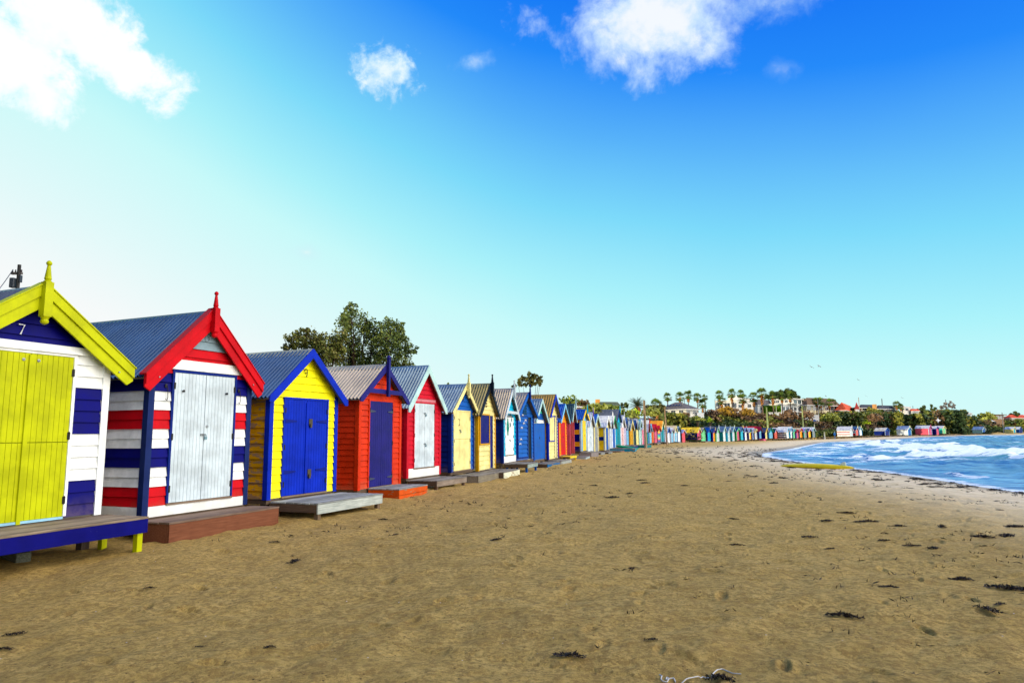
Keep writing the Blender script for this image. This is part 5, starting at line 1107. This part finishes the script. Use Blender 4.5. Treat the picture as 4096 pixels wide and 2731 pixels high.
# ------------------------------------------------------------------ houses on the bank
def solve_len(P0, dirv, xt, hi=60):
    lo = 0.0; s0 = proj(P0)[0]; up = xt > s0
    for _ in range(50):
        m = (lo+hi)/2; x = proj(P0+dirv*m)[0]
        if (x < xt) == up: lo = m
        else: hi = m
    return (lo+hi)/2
def block(root, xc, xR, xS, Y, yt, yb, th, col, name='wall', down=4.0, wf=(), ws=(), origin=None, Lmin=None):
    t = R(th); u = Vector((math.cos(t), math.sin(t), 0)); v = Vector((-math.sin(t), math.cos(t), 0)); P = at(xc, yb, Y)
    Wd = solve_len(P, u, xR); L = solve_len(P, v, xS); L = max(L, Lmin or 0); H = at(xc, yt, Y).z-P.z
    if root is None: root = empty('house', P, t)
    off = Matrix.Rotation(-t, 3, 'Z') @ (P-root.location)
    ox, oy, oz = off; mb = MB(); mb.box(ox, ox+Wd, oy, oy+L, oz-down, oz+H); o = mb.build(name, col, root)
    def win(face, a, b, c_, d):
        if face == 'f': x0, x1, z0, z1 = ox+a*Wd, ox+b*Wd, oz+c_*H, oz+d*H; bx = lambda q0, q1, y0, y1, z0_, z1_: (q0, q1, oy-y1, oy-y0, z0_, z1_)
        else: x0, x1, z0, z1 = oy+a*L, oy+b*L, oz+c_*H, oz+d*H; bx = lambda q0, q1, y0, y1, z0_, z1_: (ox-y1, ox-y0, q0, q1, z0_, z1_)
        fr = MB(); k = 0.09
        for q in ((x0-k, x0, -0.02, 0.07, z0-k, z1+k), (x1, x1+k, -0.02, 0.07, z0-k, z1+k), (x0, x1, -0.02, 0.07, z1, z1+k), (x0, x1, -0.02, 0.07, z0-k, z0), ((x0+x1)/2-0.04, (x0+x1)/2+0.04, 0.035, 0.06, z0, z1)): fr.box(*bx(*q))
        w_ = fr.build('window', paint((220, 222, 220)), root); p_ = MB(); p_.box(*bx(x0, x1, 0.005, 0.03, z0, z1)); p_.build('pane', GLASS, w_)
    for q in wf: win('f', *q)
    for q in ws: win('s', *q)
    return root, (ox, oy, oz, Wd, L, H)
def hip(root, dim, rh, col, oh=0.5, frac=0.3, gable=False):
    ox, oy, oz, Wd, L, H = dim; x0, x1, y0, y1 = ox-oh, ox+Wd+oh, oy-oh, oy+L+oh; z0 = oz+H; z1 = z0+rh; mb = MB()
    if Wd >= L:
        f = 0.02 if gable else min(0.5, L/Wd/2+0.08); a, b = (x0+(x1-x0)*f, (y0+y1)/2, z1), (x1-(x1-x0)*f, (y0+y1)/2, z1)
        mb.poly([(x0, y0, z0), (x1, y0, z0), b, a]); mb.poly([(x1, y1, z0), (x0, y1, z0), a, b]); mb.poly([(x0, y1, z0), (x0, y0, z0), a]); mb.poly([(x1, y0, z0), (x1, y1, z0), b])
    else:
        f = 0.02 if gable else min(0.5, Wd/L/2+0.08); a, b = ((x0+x1)/2, y0+(y1-y0)*f, z1), ((x0+x1)/2, y1-(y1-y0)*f, z1)
        mb.poly([(x0, y0, z0), (x1, y0, z0), a]); mb.poly([(x1, y1, z0), (x0, y1, z0), b]); mb.poly([(x1, y0, z0), (x1, y1, z0), b, a]); mb.poly([(x0, y1, z0), (x0, y0, z0), a, b])
    r = mb.build('roof', col, root); g = MB(); g.box(x0, x1, y0, y1, z0-0.22, z0-0.01); g.build('eaves', paint((228, 226, 216)), r); return r
def slab(root, dim, col, oh=0.3, h=0.3, name='roof'):
    ox, oy, oz, Wd, L, H = dim; mb = MB(); mb.box(ox-oh, ox+Wd+oh, oy-oh, oy+L+oh, oz+H+0.003, oz+H+h); return mb.build(name, col, root)
WHT = paint((232, 228, 214), 0.7); WH2 = paint((214, 216, 212), 0.7); CRM = paint((224, 212, 176), 0.7); BRW = paint((150, 120, 92), 0.8)
TG = plain((96, 92, 92), 0.8, 0, 'grey_tile', 0.3, 0.15, 2.0); TB = plain((112, 88, 66), 0.8, 0, 'brown_tile', 0.3, 0.15, 2.0); TO = plain((214, 84, 30), 0.8, 0, 'orange_tile', 0.3, 0.15, 2.0)
TD = plain((52, 60, 74), 0.8, 0, 'slate', 0.3, 0.15, 2.0); TR = plain((196, 70, 40), 0.8, 0, 'red_tile', 0.3, 0.15, 2.0)
h, d = block(None, 2744, 2790, 2640, 158, 1635, 1655, 42, WHT, wf=((0.1, 0.35, 0.1, 0.8), (0.6, 0.9, 0.1, 0.8)), ws=((0.1, 0.25, 0.25, 0.8), (0.4, 0.55, 0.25, 0.8), (0.7, 0.85, 0.25, 0.8)))
tag(h, 'white house under a big grey hip roof with small skylights', 'house'); r = hip(h, d, 1.75, TG, 0.6)
for q in range(5):
    mb = MB(); mb.box(-0.3, 0.3, -0.2, 0.2, 0, 0.06); s_ = mb.build('skylight', GLASS, r); s_.location = (d[0]+d[3]*0.12-0.2, d[1]+d[4]*(0.25+0.12*q), d[2]+d[5]+0.95); s_.rotation_euler = (0, R(-35), 0)
block(h, 2790, 2816, 2786, 160, 1650, 1664, 42, WH2, 'garden_room')
h, d = block(None, 2948, 3019, 2862, 190, 1602, 1660, 50, WHT, wf=((0.10, 0.28, 0.55, 0.72), (0.62, 0.8, 0.6, 0.82), (0.3, 0.36, 0.25, 0.45), (0.42, 0.48, 0.25, 0.45), (0.58, 0.64, 0.25, 0.45), (0.78, 0.84, 0.25, 0.45)), ws=((0.3, 0.55, 0.55, 0.85), (0.1, 0.2, 0.6, 0.9), (0.75, 0.85, 0.5, 0.8)))
tag(h, 'large modern white house, sunlit on its left face, with an upper tower', 'house'); slab(h, d, WHT, 0.05, 0.25)
_, d2 = block(h, 2949, 3000, 2912, 192, 1591, 1602, 50, WHT, 'upper_storey', 0.0); slab(h, d2, WHT, 0.1, 0.2, 'parapet')
_, d2 = block(h, 2925, 2948, 2912, 196, 1579, 1592, 50, WHT, 'tower', 1.0)
h, d = block(None, 3032, 3085, 3018, 202, 1619, 1660, 40, WH2, wf=((0.2, 0.4, 0.5, 0.8), (0.6, 0.8, 0.5, 0.8))); tag(h, 'house with a grey gable roof between the two large white houses', 'house'); hip(h, d, 1.7, TG, 0.3, gable=True)
h, d = block(None, 3127, 3222, 3061, 200, 1619, 1666, 48, WH2, wf=tuple((a, a+0.10, z, z+0.3) for a in (0.04, 0.2, 0.36, 0.52, 0.7, 0.86) for z in (0.1, 0.56)))
tag(h, 'white terrace house with a sunlit open top storey over shaded windows', 'house'); slab(h, d, WHT, 0.3, 0.35, 'balcony')
_, d2 = block(h, 3172, 3208, 3088, 202.5, 1596, 1614, 48, WHT, 'upper_storey', 0.0, ws=tuple((a, a+0.14, 0.3, 0.85) for a in (0.04, 0.24, 0.44, 0.64, 0.82)), wf=((0.1, 0.4, 0.1, 0.85), (0.55, 0.9, 0.1, 0.85))); slab(h, d2, WHT, 0.5, 0.25)
mb = MB(); mb.box(d[0]+d[3]*0.1, d[0]+d[3]*0.98, d[1]-0.8, d[1]-0.02, d[2]+d[5]*0.42, d[2]+d[5]*0.5); mb.build('balcony', WH2, h)
hd = empty('hedge', h.matrix_basis @ Vector((d[0]-0.5, d[1]+d[4]*0.5, d[2])), R(48)); tag(hd, 'bright green clipped hedge screen on the left of the terrace house', 'hedge')
hC = np.stack([RNG.uniform(-0.35, 0.1, 5200), RNG.uniform(-d[4]*0.5, d[4]*0.5, 5200), RNG.uniform(-0.5, d[5]*0.93, 5200)], axis=1); V, F = leaf_quads(hC, np.full(5200, 0.2)); np_mesh('foliage', V, F, leafmat('hedge', [(96,140,8),(124,168,14),(146,186,30)]), parent=hd)
mb = MB(); mb.box(-0.2, 0.0, -d[4]*0.5, d[4]*0.5, -3, d[5]*0.93); mb.build('trellis', plain((70, 90, 20), 0.8), hd)
h, d = block(None, 3226, 3352, 3212, 210, 1619, 1640, 36, CRM, wf=((0.02, 0.14, 0.05, 0.85), (0.2, 0.34, 0.05, 0.85), (0.42, 0.52, 0.05, 0.85), (0.58, 0.68, 0.1, 0.8), (0.75, 0.85, 0.1, 0.8), (0.9, 0.97, 0.1, 0.8)))
tag(h, 'low cream house with a wide brown hip roof', 'house'); hip(h, d, 2.3, TB, 0.8)
h, d = block(None, 3382, 3424, 3346, 216, 1640, 1650, 60, BRW); tag(h, 'house with steep bright orange tiled roof and a chimney', 'house'); r = hip(h, d, 2.7, TO, 0.5)
mb = MB(); mb.box(d[0]+d[3]*0.75, d[0]+d[3]*0.75+0.7, d[1]+1, d[1]+1.7, d[2]+d[5]+0.3, d[2]+d[5]+2.6); mb.build('chimney', BRW, r)
p = at(3428, 1640, 220); tr = empty('turret_house', p); tag(tr, 'small turret with a pointed dark red cone roof beside the orange roof', 'turret')
mb = MB(); mb.lathe((0, 0, -4), [(0.7, 0), (0.7, 4.3)], 8); mb.build('wall', WH2, tr); mb = MB(); mb.lathe((0, 0, 0.3), [(0.85, 0), (0.45, 1.1), (0.02, 2.3)], 8); mb.build('roof', plain((150, 40, 30), 0.8), tr)
h, d = block(None, 3445, 3502, 3436, 232, 1630, 1642, 30, CRM, wf=((0.1, 0.3, 0.2, 0.8),)); tag(h, 'long low house with a slate blue roof right of the turret', 'house'); hip(h, d, 1.1, TD, 0.5)
h, d = block(None, 3514, 3582, 3504, 232, 1634, 1650, 34, BRW, wf=((0.1, 0.2, 0.2, 0.85), (0.3, 0.42, 0.2, 0.85), (0.5, 0.56, 0.2, 0.85), (0.6, 0.66, 0.2, 0.85), (0.8, 0.92, 0.2, 0.85))); tag(h, 'brown brick house with dark slate hip roof and a tan chimney', 'house'); r = hip(h, d, 1.2, TD, 0.5)
mb = MB(); mb.box(d[0]-1.4, d[0]-0.4, d[1]+0.2, d[1]+1.2, d[2]-1, d[2]+d[5]+1.5); mb.build('chimney', plain((206, 150, 84), 0.85), h)
h, d = block(None, 3619, 3646, 3602, 236, 1628, 1654, 42, WHT, wf=((0.15, 0.55, 0.5, 0.85), (0.7, 0.85, 0.1, 0.5)), ws=((0.4, 0.6, 0.5, 0.8),)); tag(h, 'boxy white and pale cyan house on the right part of the bank', 'house'); slab(h, d, WH2, 0.1, 0.25)
_, d2 = block(h, 3600, 3622, 3560, 240, 1622, 1632, 42, WHT, 'upper_storey', 0.0)
h, d = block(None, 3650, 3674, 3644, 238, 1643, 1652, 30, WH2); tag(h, 'small house with a plain red gable roof right of the boxy white one', 'house'); hip(h, d, 0.75, TR, 0.4, gable=True)
h, d = block(None, 3860, 3888, 3838, 300, 1652, 1670, 40, WH2, wf=((0.2, 0.8, 0.3, 0.7),)); tag(h, 'pale grey house with a shallow roof right of the bare tree', 'house'); hip(h, d, 0.6, plain((190, 186, 176), 0.7), 0.5, gable=True)
h, d = block(None, 3940, 3966, 3930, 320, 1658, 1672, 30, plain((40, 70, 90), 0.6), wf=((0.1, 0.5, 0.3, 0.7),)); tag(h, 'dark blue grey flat house on the right skyline', 'house'); slab(h, d, TD, 0.3, 0.3)
h, d = block(None, 3984, 4016, 3974, 318, 1660, 1676, 30, BRW, wf=((0.1, 0.45, 0.1, 0.85), (0.55, 0.9, 0.1, 0.85))); tag(h, 'brown house with tall windows and a flat overhanging roof', 'house'); slab(h, d, TB, 1.0, 0.35)
h, d = block(None, 4040, 4110, 4022, 325, 1671, 1680, 30, CRM, wf=((0.1, 0.3, 0.2, 0.8),)); tag(h, 'long house with red tiled hip roof at the far right edge', 'house'); hip(h, d, 1.6, TR, 0.7)
h, d = block(None, 2400, 2478, 2394, 98, 1634, 1650, 20, BRW); tag(h, 'dark roofed house above the long grey hut roof, with a tan chimney', 'house'); r = hip(h, d, 1.0, plain((70, 84, 66), 0.8), 0.5)
mb = MB(); mb.box(d[0]-0.35, d[0]+0.15, d[1]+0.2, d[1]+0.7, d[2], d[2]+d[5]+1.35); mb.build('chimney', plain((220, 150, 60), 0.85), h)
h, d = block(None, 2312, 2344, 2304, 92, 1624, 1645, 20, BRW); tag(h, 'small brown roofed house showing above the blue roofed striped hut', 'house'); hip(h, d, 0.35, plain((90, 80, 84), 0.8), 0.4)
# flat roofed shelter behind the second row of huts
h, d = block(None, 3052, 3092, 3046, 176, 1699, 1716, 28, WH2, down=1.2, wf=((0.1, 0.4, 0.4, 0.8),)); h.name = 'beach_shelter'; tag(h, 'low grey shelter with a pale flat overhanging roof behind the huts', 'shelter'); slab(h, d, paint((200, 208, 196)), 0.9, 0.25)
def gwall(x0, x1, y0, y1, Y, label, g='white garden walls below the terrace house'):
    a = at(x0, y1, Y); b_ = at(x1, y1, Y+1.5); Lg = (b_-a).length; th = math.atan2(b_.y-a.y, b_.x-a.x); root = empty('garden_wall', a, th); tag(root, label, 'wall', g)
    H = at(x0, y0, Y).z-a.z; mb = MB(); mb.box(0, Lg, 0, 0.3, -2.5, H); mb.build('wall', WH2, root); mb = MB(); mb.box(-0.05, Lg+0.05, -0.05, 0.35, H+0.002, H+0.12); mb.build('coping', WHT, root)
gwall(3078, 3146, 1650, 1662, 192, 'white garden wall left of the terrace house windows'); gwall(3146, 3212, 1663, 1672, 190, 'low white garden wall below the terrace house windows'); gwall(3214, 3276, 1660, 1674, 194, 'white garden wall between the terrace house and the brown roof')
# ------------------------------------------------------------------ poles and lamps
POLE = timber((120, 100, 78), (176, 152, 118), 'z')
def pole(xb, yb, xt, yt, Y, r, m, label, name='timber_pole', cat='pole', box=None, insul=False, zdown=0.4, group=None):
    a = at(xb, yb, Y); b_ = at(xt, yt, Y); a.z = min(a.z, land1(a.x, Y)+0.02) if yb is not None else a.z; root = empty(name, a); tag(root, label, cat, group); d = b_-a
    mb = MB(); mb.tube([(0, 0, -zdown), d*0.5, d], [r*1.15, r, r*0.85], 10); mb.build('post', m, root, smooth=True)
    if insul:
        mb = MB(); mb.box(d.x-0.26, d.x+0.12, d.y-0.05, d.y+0.05, d.z-0.36, d.z-0.28); mb.build('cross_arm', plain((90, 84, 80), 0.8), root)
        for q in (-0.23, -0.12, 0.1):
            mb = MB(); mb.lathe((d.x+q, d.y, d.z-0.28), [(0.018, 0), (0.028, 0.03), (0.018, 0.05), (0.025, 0.08), (0.008, 0.1)], 8); mb.build('insulator', plain((70, 60, 60), 0.3), root)
        mb = MB(); mb.box(d.x-0.24, d.x-0.075, d.y-0.12, d.y+0.06, d.z-0.86, d.z-0.5); mb.build('transformer', plain((70, 76, 84), 0.5, 0.3), root, bevel=0.02)
        mb = MB(); mb.box(d.x+0.075, d.x+0.13, d.y-0.08, d.y+0.04, d.z-0.66, d.z-0.4); mb.build('switch_box', plain((60, 66, 74), 0.5, 0.3), root, bevel=0.01)
    if box:
        mb = MB(); mb.box(r*0.8, r+0.18, -0.1, 0.1, d.z*box, d.z*box+0.2); mb.build('lamp', DARKIRON, root, bevel=0.02)
    return root, d
pole(72, 1190, 78, 1059, 24, 0.07, plain((84, 84, 86), 0.8, 0, 'old_pole', 0.2, 0.2, 5), 'grey utility pole with transformer behind the nearest hut roof', name='utility_pole', insul=True)
wr, _ = None, None
mb = MB(); a = at(52, 1078, 24); b_ = at(-200, 1210, 17); mb.tube([a+(b_-a)*t-Vector((0, 0, 0.6*math.sin(math.pi*t))) for t in np.linspace(0, 1, 12)], 0.012, 5); tag(mb.build('power_line', DARKIRON), 'thin black cable running left from the utility pole', 'cable')
pole(2583, 1793, 2576.5, 1601, 74, 0.135, POLE, 'tall weathered timber pole standing on the sand, nearer of two', box=0.85)
pole(2668, 1777, 2658.5, 1628, 108, 0.12, POLE, 'timber lamp pole with a round lamp on top, farther of two', box=0.93)
pole(3072, 1720, 3066, 1628, 168, 0.2, timber((120, 140, 90), (170, 184, 120), 'z'), 'pale green timber pole behind the yellow topped hut')
pole(3213, 1720, 3208, 1623, 176, 0.17, timber((140, 156, 100), (184, 196, 130), 'z'), 'pale yellow green timber pole behind the aqua hut')
GP = plain((190, 190, 178), 0.5, 0.2, 'galvanised'); GP2 = plain((110, 110, 116), 0.5, 0.3, 'grey_post')
r, d = pole(3258.5, 1714, 3256, 1684, 181, 0.11, GP, 'solar street lamp with a tilted panel at the end of the second row', name='solar_lamp', cat='street lamp')
mb = MB(); mb.hexa([(d.x-0.55, -0.4, d.z-0.05), (d.x+0.55, -0.4, d.z-0.05), (d.x+0.55, 0.4, d.z+0.35), (d.x-0.55, 0.4, d.z+0.35), (d.x-0.55, -0.4, d.z), (d.x+0.55, -0.4, d.z), (d.x+0.55, 0.4, d.z+0.4), (d.x-0.55, 0.4, d.z+0.4)]); mb.build('solar_panel', plain((90, 104, 130), 0.3, 0.3), r)
mb = MB(); mb.tube([(d.x, 0, d.z-0.75), (d.x+0.9, 0, d.z-0.25)], 0.05, 6); mb.box(d.x+0.7, d.x+1.2, -0.1, 0.1, d.z-0.22, d.z-0.12); mb.build('lamp_arm', GP, r)
for (xb, yb, xt, yt, Y, rad, lb) in [(2737.5, 1640, 2738, 1593, 170, 0.07, 'thin street lamp post above the grey hip roof, right of two'), (2731, 1655, 2730.5, 1604, 160, 0.08, 'pale street lamp post before the grey hip roof'), (2861, 1650, 2860, 1596, 186, 0.07, 'thin post at the left edge of the white house'),
    (3105, 1655, 3104, 1606, 194, 0.07, 'thin pale post before the green hedge screen'), (3274, 1665, 3270, 1590, 200, 0.12, 'grey pole between the pair of palms'), (3437, 1632, 3434, 1589, 224, 0.12, 'white flagpole beside the red turret'), (3530, 1634, 3527, 1594, 234, 0.14, 'dark leaning pole above the brick house'),
    (3783, 1640, 3782.5, 1598, 262, 0.15, 'dark pole rising through the bare tree'), (4009, 1680, 4008, 1649, 300, 0.16, 'grey pole before the brown flat roofed house'), (3964, 1664, 3960, 1644, 322, 0.12, 'short utility pole on the right skyline'), (3652, 1640, 3651, 1623, 250, 0.1, 'small street lamp above the red gable roof')]:
    pole(xb, yb, xt, yt, Y, rad, GP if 'pale' in lb or 'white' in lb else GP2, lb, name='post', zdown=2.0, group='thin posts among the houses')
r, d = pole(2310, 1640, 2300, 1612, 80, 0.04, GP2, 'street lamp with a curved arm above the dark green hut roof', name='street_lamp', cat='street lamp', zdown=2)
mb = MB(); mb.tube([d, d+Vector((-0.2, 0, 0.35)), d+Vector((-0.6, 0, 0.55)), d+Vector((-0.95, 0, 0.5))], 0.03, 6); mb.box(d.x-1.25, d.x-0.8, -0.08, 0.08, d.z+0.44, d.z+0.53); mb.build('lamp_arm', GP2, r)
pole(3297.5, 1747, 3297, 1726, 163, 0.16, paint((214, 216, 206)), 'short white post on the sand right of the second row', name='marker_post', cat='post')
r, d = pole(3339, 1746, 3338.5, 1724, 166, 0.09, paint((120, 150, 190)), 'blue signpost with a small board near the striped hut', name='sign_post', cat='sign'); mb = MB(); mb.box(-0.3, 0.2, -0.12, -0.09, d.z*0.45, d.z*0.75); mb.build('board', paint((40, 110, 190)), r)
# ------------------------------------------------------------------ yellow board on the wet sand
a = onz(3121, 1871, -0.36); b_ = onz(3420, 1889, -0.46); L_ = (b_-a).length
root = empty('surfboard', a, math.atan2(b_.y-a.y, b_.x-a.x)); tag(root, 'long yellow surfboard lying upside down with its pale fin up, beside the water', 'surfboard')
mb = MB(); N = 26; M_ = 14; rings = []
for i in range(N+1):
    t = i/N; w = 0.30*(math.sin(math.pi*min(1, t*1.0)**0.75))**0.55 if 0 < t < 1 else 0.004; hgt_ = 0.13*(math.sin(math.pi*t))**0.5+0.006; zc = 0.13+0.03*math.sin(math.pi*t)-(0.0)
    i0 = len(mb.v); rings.append(i0)
    for q in range(M_):
        g = 2*math.pi*q/M_; mb.v.append((t*L_, w*math.cos(g), zc+hgt_*math.sin(g)))
for i in range(N):
    for q in range(M_): mb.f.append((rings[i]+q, rings[i]+(q+1) % M_, rings[i+1]+(q+1) % M_, rings[i+1]+q)); mb.m.append(0)
o = mb.build('hull', plain((255, 226, 10), 0.3, 0, 'gelcoat', 0.5, 0.03), root, smooth=True)
mb = MB(); fx = L_*0.84; mb.prism([(fx-0.12, -0.012, 0.22), (fx+0.22, -0.012, 0.2), (fx+0.2, -0.012, 0.40), (fx+0.08, -0.012, 0.40), (fx-0.04, -0.012, 0.33)], (0, 0.024, 0)); mb.build('fin', plain((230, 240, 226), 0.3), root)
# ------------------------------------------------------------------ seaweed
SW = leafmat('seaweed', [(20,14,12),(34,24,18),(50,38,24),(26,28,16)])
protos = []
for k in range(6):
    n = 150; base_ = np.clip(RNG.normal(size=(n, 3)), -1.7, 1.7)*np.array([0.10, 0.045, 0.0]); base_[:, 1] += 0.03*np.sin(base_[:, 0]*16+k*1.3); rr2 = np.abs(base_[:, 0])/0.17
    base_[:, 2] = RNG.random(n)*0.03*np.clip(1.2-rr2, 0.1, 1); V, F = leaf_quads(base_, np.full(n, 0.017), 1.6, 1.9)
    V2 = V.copy(); V2[:, 2] = np.maximum(V2[:, 2], -0.01)
    # solid core so the clump reads as a heap
    me = np_mesh('seaweed', V2, F, SW); protos.append(me)
    mb = MB(); 
big = [(675*1.7415,1291*1.7415,0.8),(880*1.7415,1194*1.7415,0.7),(908*1.7415,1229*1.7415,0.5),(1987,2160,0.7),(2525,2278,0.55),(2281,2622,0.75),(2604,2562,0.38),(2882,2719,0.8),(3379,2468,1.0),(4040,2357,1.4),(3309,2084,1.0),(3466,2088,1.2),(3387,2051,1.0),(3845,2320,0.7),(3535,2162,0.8),(3650,2185,0.8),(3735,2195,0.8),(3555,2350,0.7),(3840,2318,0.8),(1080,2592,0.4),(3930,2150,1.2),(4060,2108,1.6),(4030,2145,1.2),(2375,1943,1.0),(2450,1991,1.2),(2566,1921,1.0),(2581,1934,1.0),(2740,1945,1.0),(3020,1864,1.5),(3095,1933,1.2),(3590,2105,1.0),(3770,2108,1.1),(2930,2077,0.8),(3320,2195,0.6),(3950,2440,0.8),(4000,2420,0.5),(60,2540,0.6),(15,2600,0.5),(600,2355,0.5),(800,2590,0.25),(3240,2150,0.7),(1100,2170,0.5)]
pts = [(onsand(x, y), s*0.78) for x, y, s in big]
sx_ = []
while len(sx_) < 250:
    if RNG.random() < 0.72:
        Yq = RNG.uniform(7, 75); xs_ = float(np.interp(Yq, [0, 26, 48, 60, 75], [19, 19.4, 21.6, 23, 29])); Xq = xs_-abs(RNG.normal()*4.0)-0.15
    else: Yq = RNG.uniform(5, 95); Xq = RNG.uniform(-5, 24)
    q = proj((Xq, Yq, 0))
    if not (0 < q[0] < 4096 and q[1] < 2700): continue
    z_, d_, e_ = land(np.array([Xq]), np.array([Yq]))
    if d_[0] < 0.1 or e_[0] > -1.5: continue
    sx_.append((Vector((Xq, Yq, 0)), RNG.uniform(0.3, 1.0)*(1.6 if Yq > 25 else 0.65)))
first = True
def foot(p):    # ground height incl. ripples is within 3 cm of this
    return float(gz(p.x, p.y))
used = set()
for j, (p, s) in enumerate(pts+sx_):
    pr = protos[j % 6]; o = pr if j < 6 else pr.copy()
    if j >= 6: COL.objects.link(o)
    o.location = (p.x, p.y, foot(p)+0.012); o.rotation_euler = (0, 0, RNG.uniform(-0.5, 0.5)+(0 if RNG.random() < 0.8 else 1.3)); o.scale = (s*RNG.uniform(0.8, 1.3), s*RNG.uniform(0.6, 1.0), s*RNG.uniform(0.8, 1.1))
    lb = 'clump of dark brown seaweed lying on the sand'
    sp = {5: 'squat dark seaweed clump near the white string, left of it', 7: 'dark seaweed clump touching the white string', 8: 'blackish seaweed clump on bare sand at the lower right', 9: 'large sprawling seaweed clump near the right edge'}
    tag(o, sp.get(j, lb), 'seaweed', 'seaweed clumps scattered on the sand')
# fine black weed flecks, too many to count
n = 12000; Yq = 4+RNG.random(n)**1.6*90; Xq = RNG.uniform(-0.45, 0.75, n)*Yq; z_, d_, e_ = land(Xq, Yq); ok = (d_ > 0.2) & (e_ < -1.0); Xq, Yq, z_, d_ = Xq[ok], Yq[ok], z_[ok], d_[ok]
keep = (RNG.random(len(Xq)) < 0.42+0.58*np.exp(-d_/6)) & (RNG.random(len(Xq)) < np.clip((Yq-4)/22, 0.05, 1)*sst((vnoise(Xq, Yq, 2.5, 61)-0.35)/0.35)); Xq, Yq, z_ = Xq[keep], Yq[keep], z_[keep]
cc = np.repeat(np.stack([Xq, Yq, gz(Xq, Yq)+0.008], axis=1), 5, axis=0)+RNG.normal(size=(len(Xq)*5, 3))*np.array([0.04, 0.02, 0.004]); V, F = leaf_quads(cc, np.full(len(cc), 0.009)*(1+cc[:, 1]/16), 0.8, 2.6)
o = np_mesh('weed_flecks', V, F, SW); tag(o, 'small dark flecks of dry weed strewn over the sand', 'weed', kind='stuff')
# white string
sp_ = [(2638,2699),(2648,2705),(2644,2716),(2652,2723),(2668,2722),(2676,2714),(2668,2710),(2664,2716),(2680,2713),(2694,2708),(2702,2714)]
sp2 = [(2715,2723),(2745,2717),(2785,2708),(2812,2714),(2845,2706),(2856,2692),(2870,2680),(2890,2677),(2905,2684),(2930,2694),(2965,2697)]
mb = MB()
for ln in (sp_, sp2):
    q = [onsand(x, y) for x, y in ln]
    sm_ = []
    for a, b_ in zip(q[:-1], q[1:]):
        for t in (0, 0.33, 0.66): sm_.append(a+(b_-a)*t)
    sm_.append(q[-1]); sm_ = [Vector((p.x, p.y, float(gz(p.x, p.y))+0.006)) for p in sm_]; mb.tube(sm_, 0.0042, 5)
tag(mb.build('string', plain((206, 208, 206), 0.7)), 'loose piece of white string curling on the sand at the bottom edge', 'string')
# ------------------------------------------------------------------ gulls
GW = plain((226, 226, 222), 0.6, 0, 'feathers', 0.3, 0.05); GD = plain((90, 92, 98), 0.7, 0, 'wing_feathers', 0.3, 0.1)
def gull(px, py, Y, span, yaw, bank, label, m=GW, mw=GD, flap=0.3):
    root = empty('seagull', at(px, py, Y)); tag(root, label, 'bird', 'gulls flying over the bay'); s = span
    mb = MB(); mb.tube([(-0.22*s, 0, 0), (-0.16*s, 0, 0.005*s), (-0.02*s, 0, 0), (0.10*s, 0, 0.01*s), (0.17*s, 0, 0.025*s), (0.215*s, 0, 0.02*s), (0.25*s, 0, 0.01*s)], [0.012*s, 0.03*s, 0.055*s, 0.045*s, 0.03*s, 0.022*s, 0.005*s], 10)
    for sg in (1, -1):
        pts = [(0.07, 0.03, 0.0), (0.10, 0.25, flap*0.25), (0.02, 0.5, flap*0.12), (-0.03, 0.48, flap*0.12), (0.0, 0.25, flap*0.22), (-0.06, 0.03, 0.0)]
        A = [(x*s, y*s*sg, z*s) for x, y, z in pts]
        mb.prism([A[0], A[1], A[4], A[5]], (0, 0, 0.012*s), 0); mb.prism([A[1], A[2], A[3], A[4]], (0, 0, 0.01*s), 1)
    mb.build('body', [m, mw], root, smooth=False); root.rotation_euler = (bank, 0, yaw); return root
gull(3754, 1681, 78, 1.15, 2.6, 0.75, 'white gull banking with wings spread before the dark scrub', flap=0.1)
gull(3972, 1684, 100, 1.1, 0.2, 0.4, 'small white gull gliding above the far grey green hut', flap=0.2)
for (x, y, Y, lb) in [(3246, 1468, 130, 'gull in the open sky, left of a close pair'), (3276, 1465, 120, 'gull in the open sky, right of a close pair'), (3433, 1519, 190, 'lone distant gull right of the high pair'), (3303, 1584, 200, 'tiny gull above the brown hip roof'), (3465, 1584, 220, 'tiny gull right of the flagpole'), (3608, 1591, 220, 'tiny gull above the white cyan house'), (2684, 1598, 150, 'gull just above the grey hip roof'), (2270, 1609, 140, 'tiny gull over the red doored hut')]:
    gull(x, y, Y, 1.2, random.uniform(0, 3), 0.5, lb, plain((120, 120, 124), 0.7), GD, 0.35)
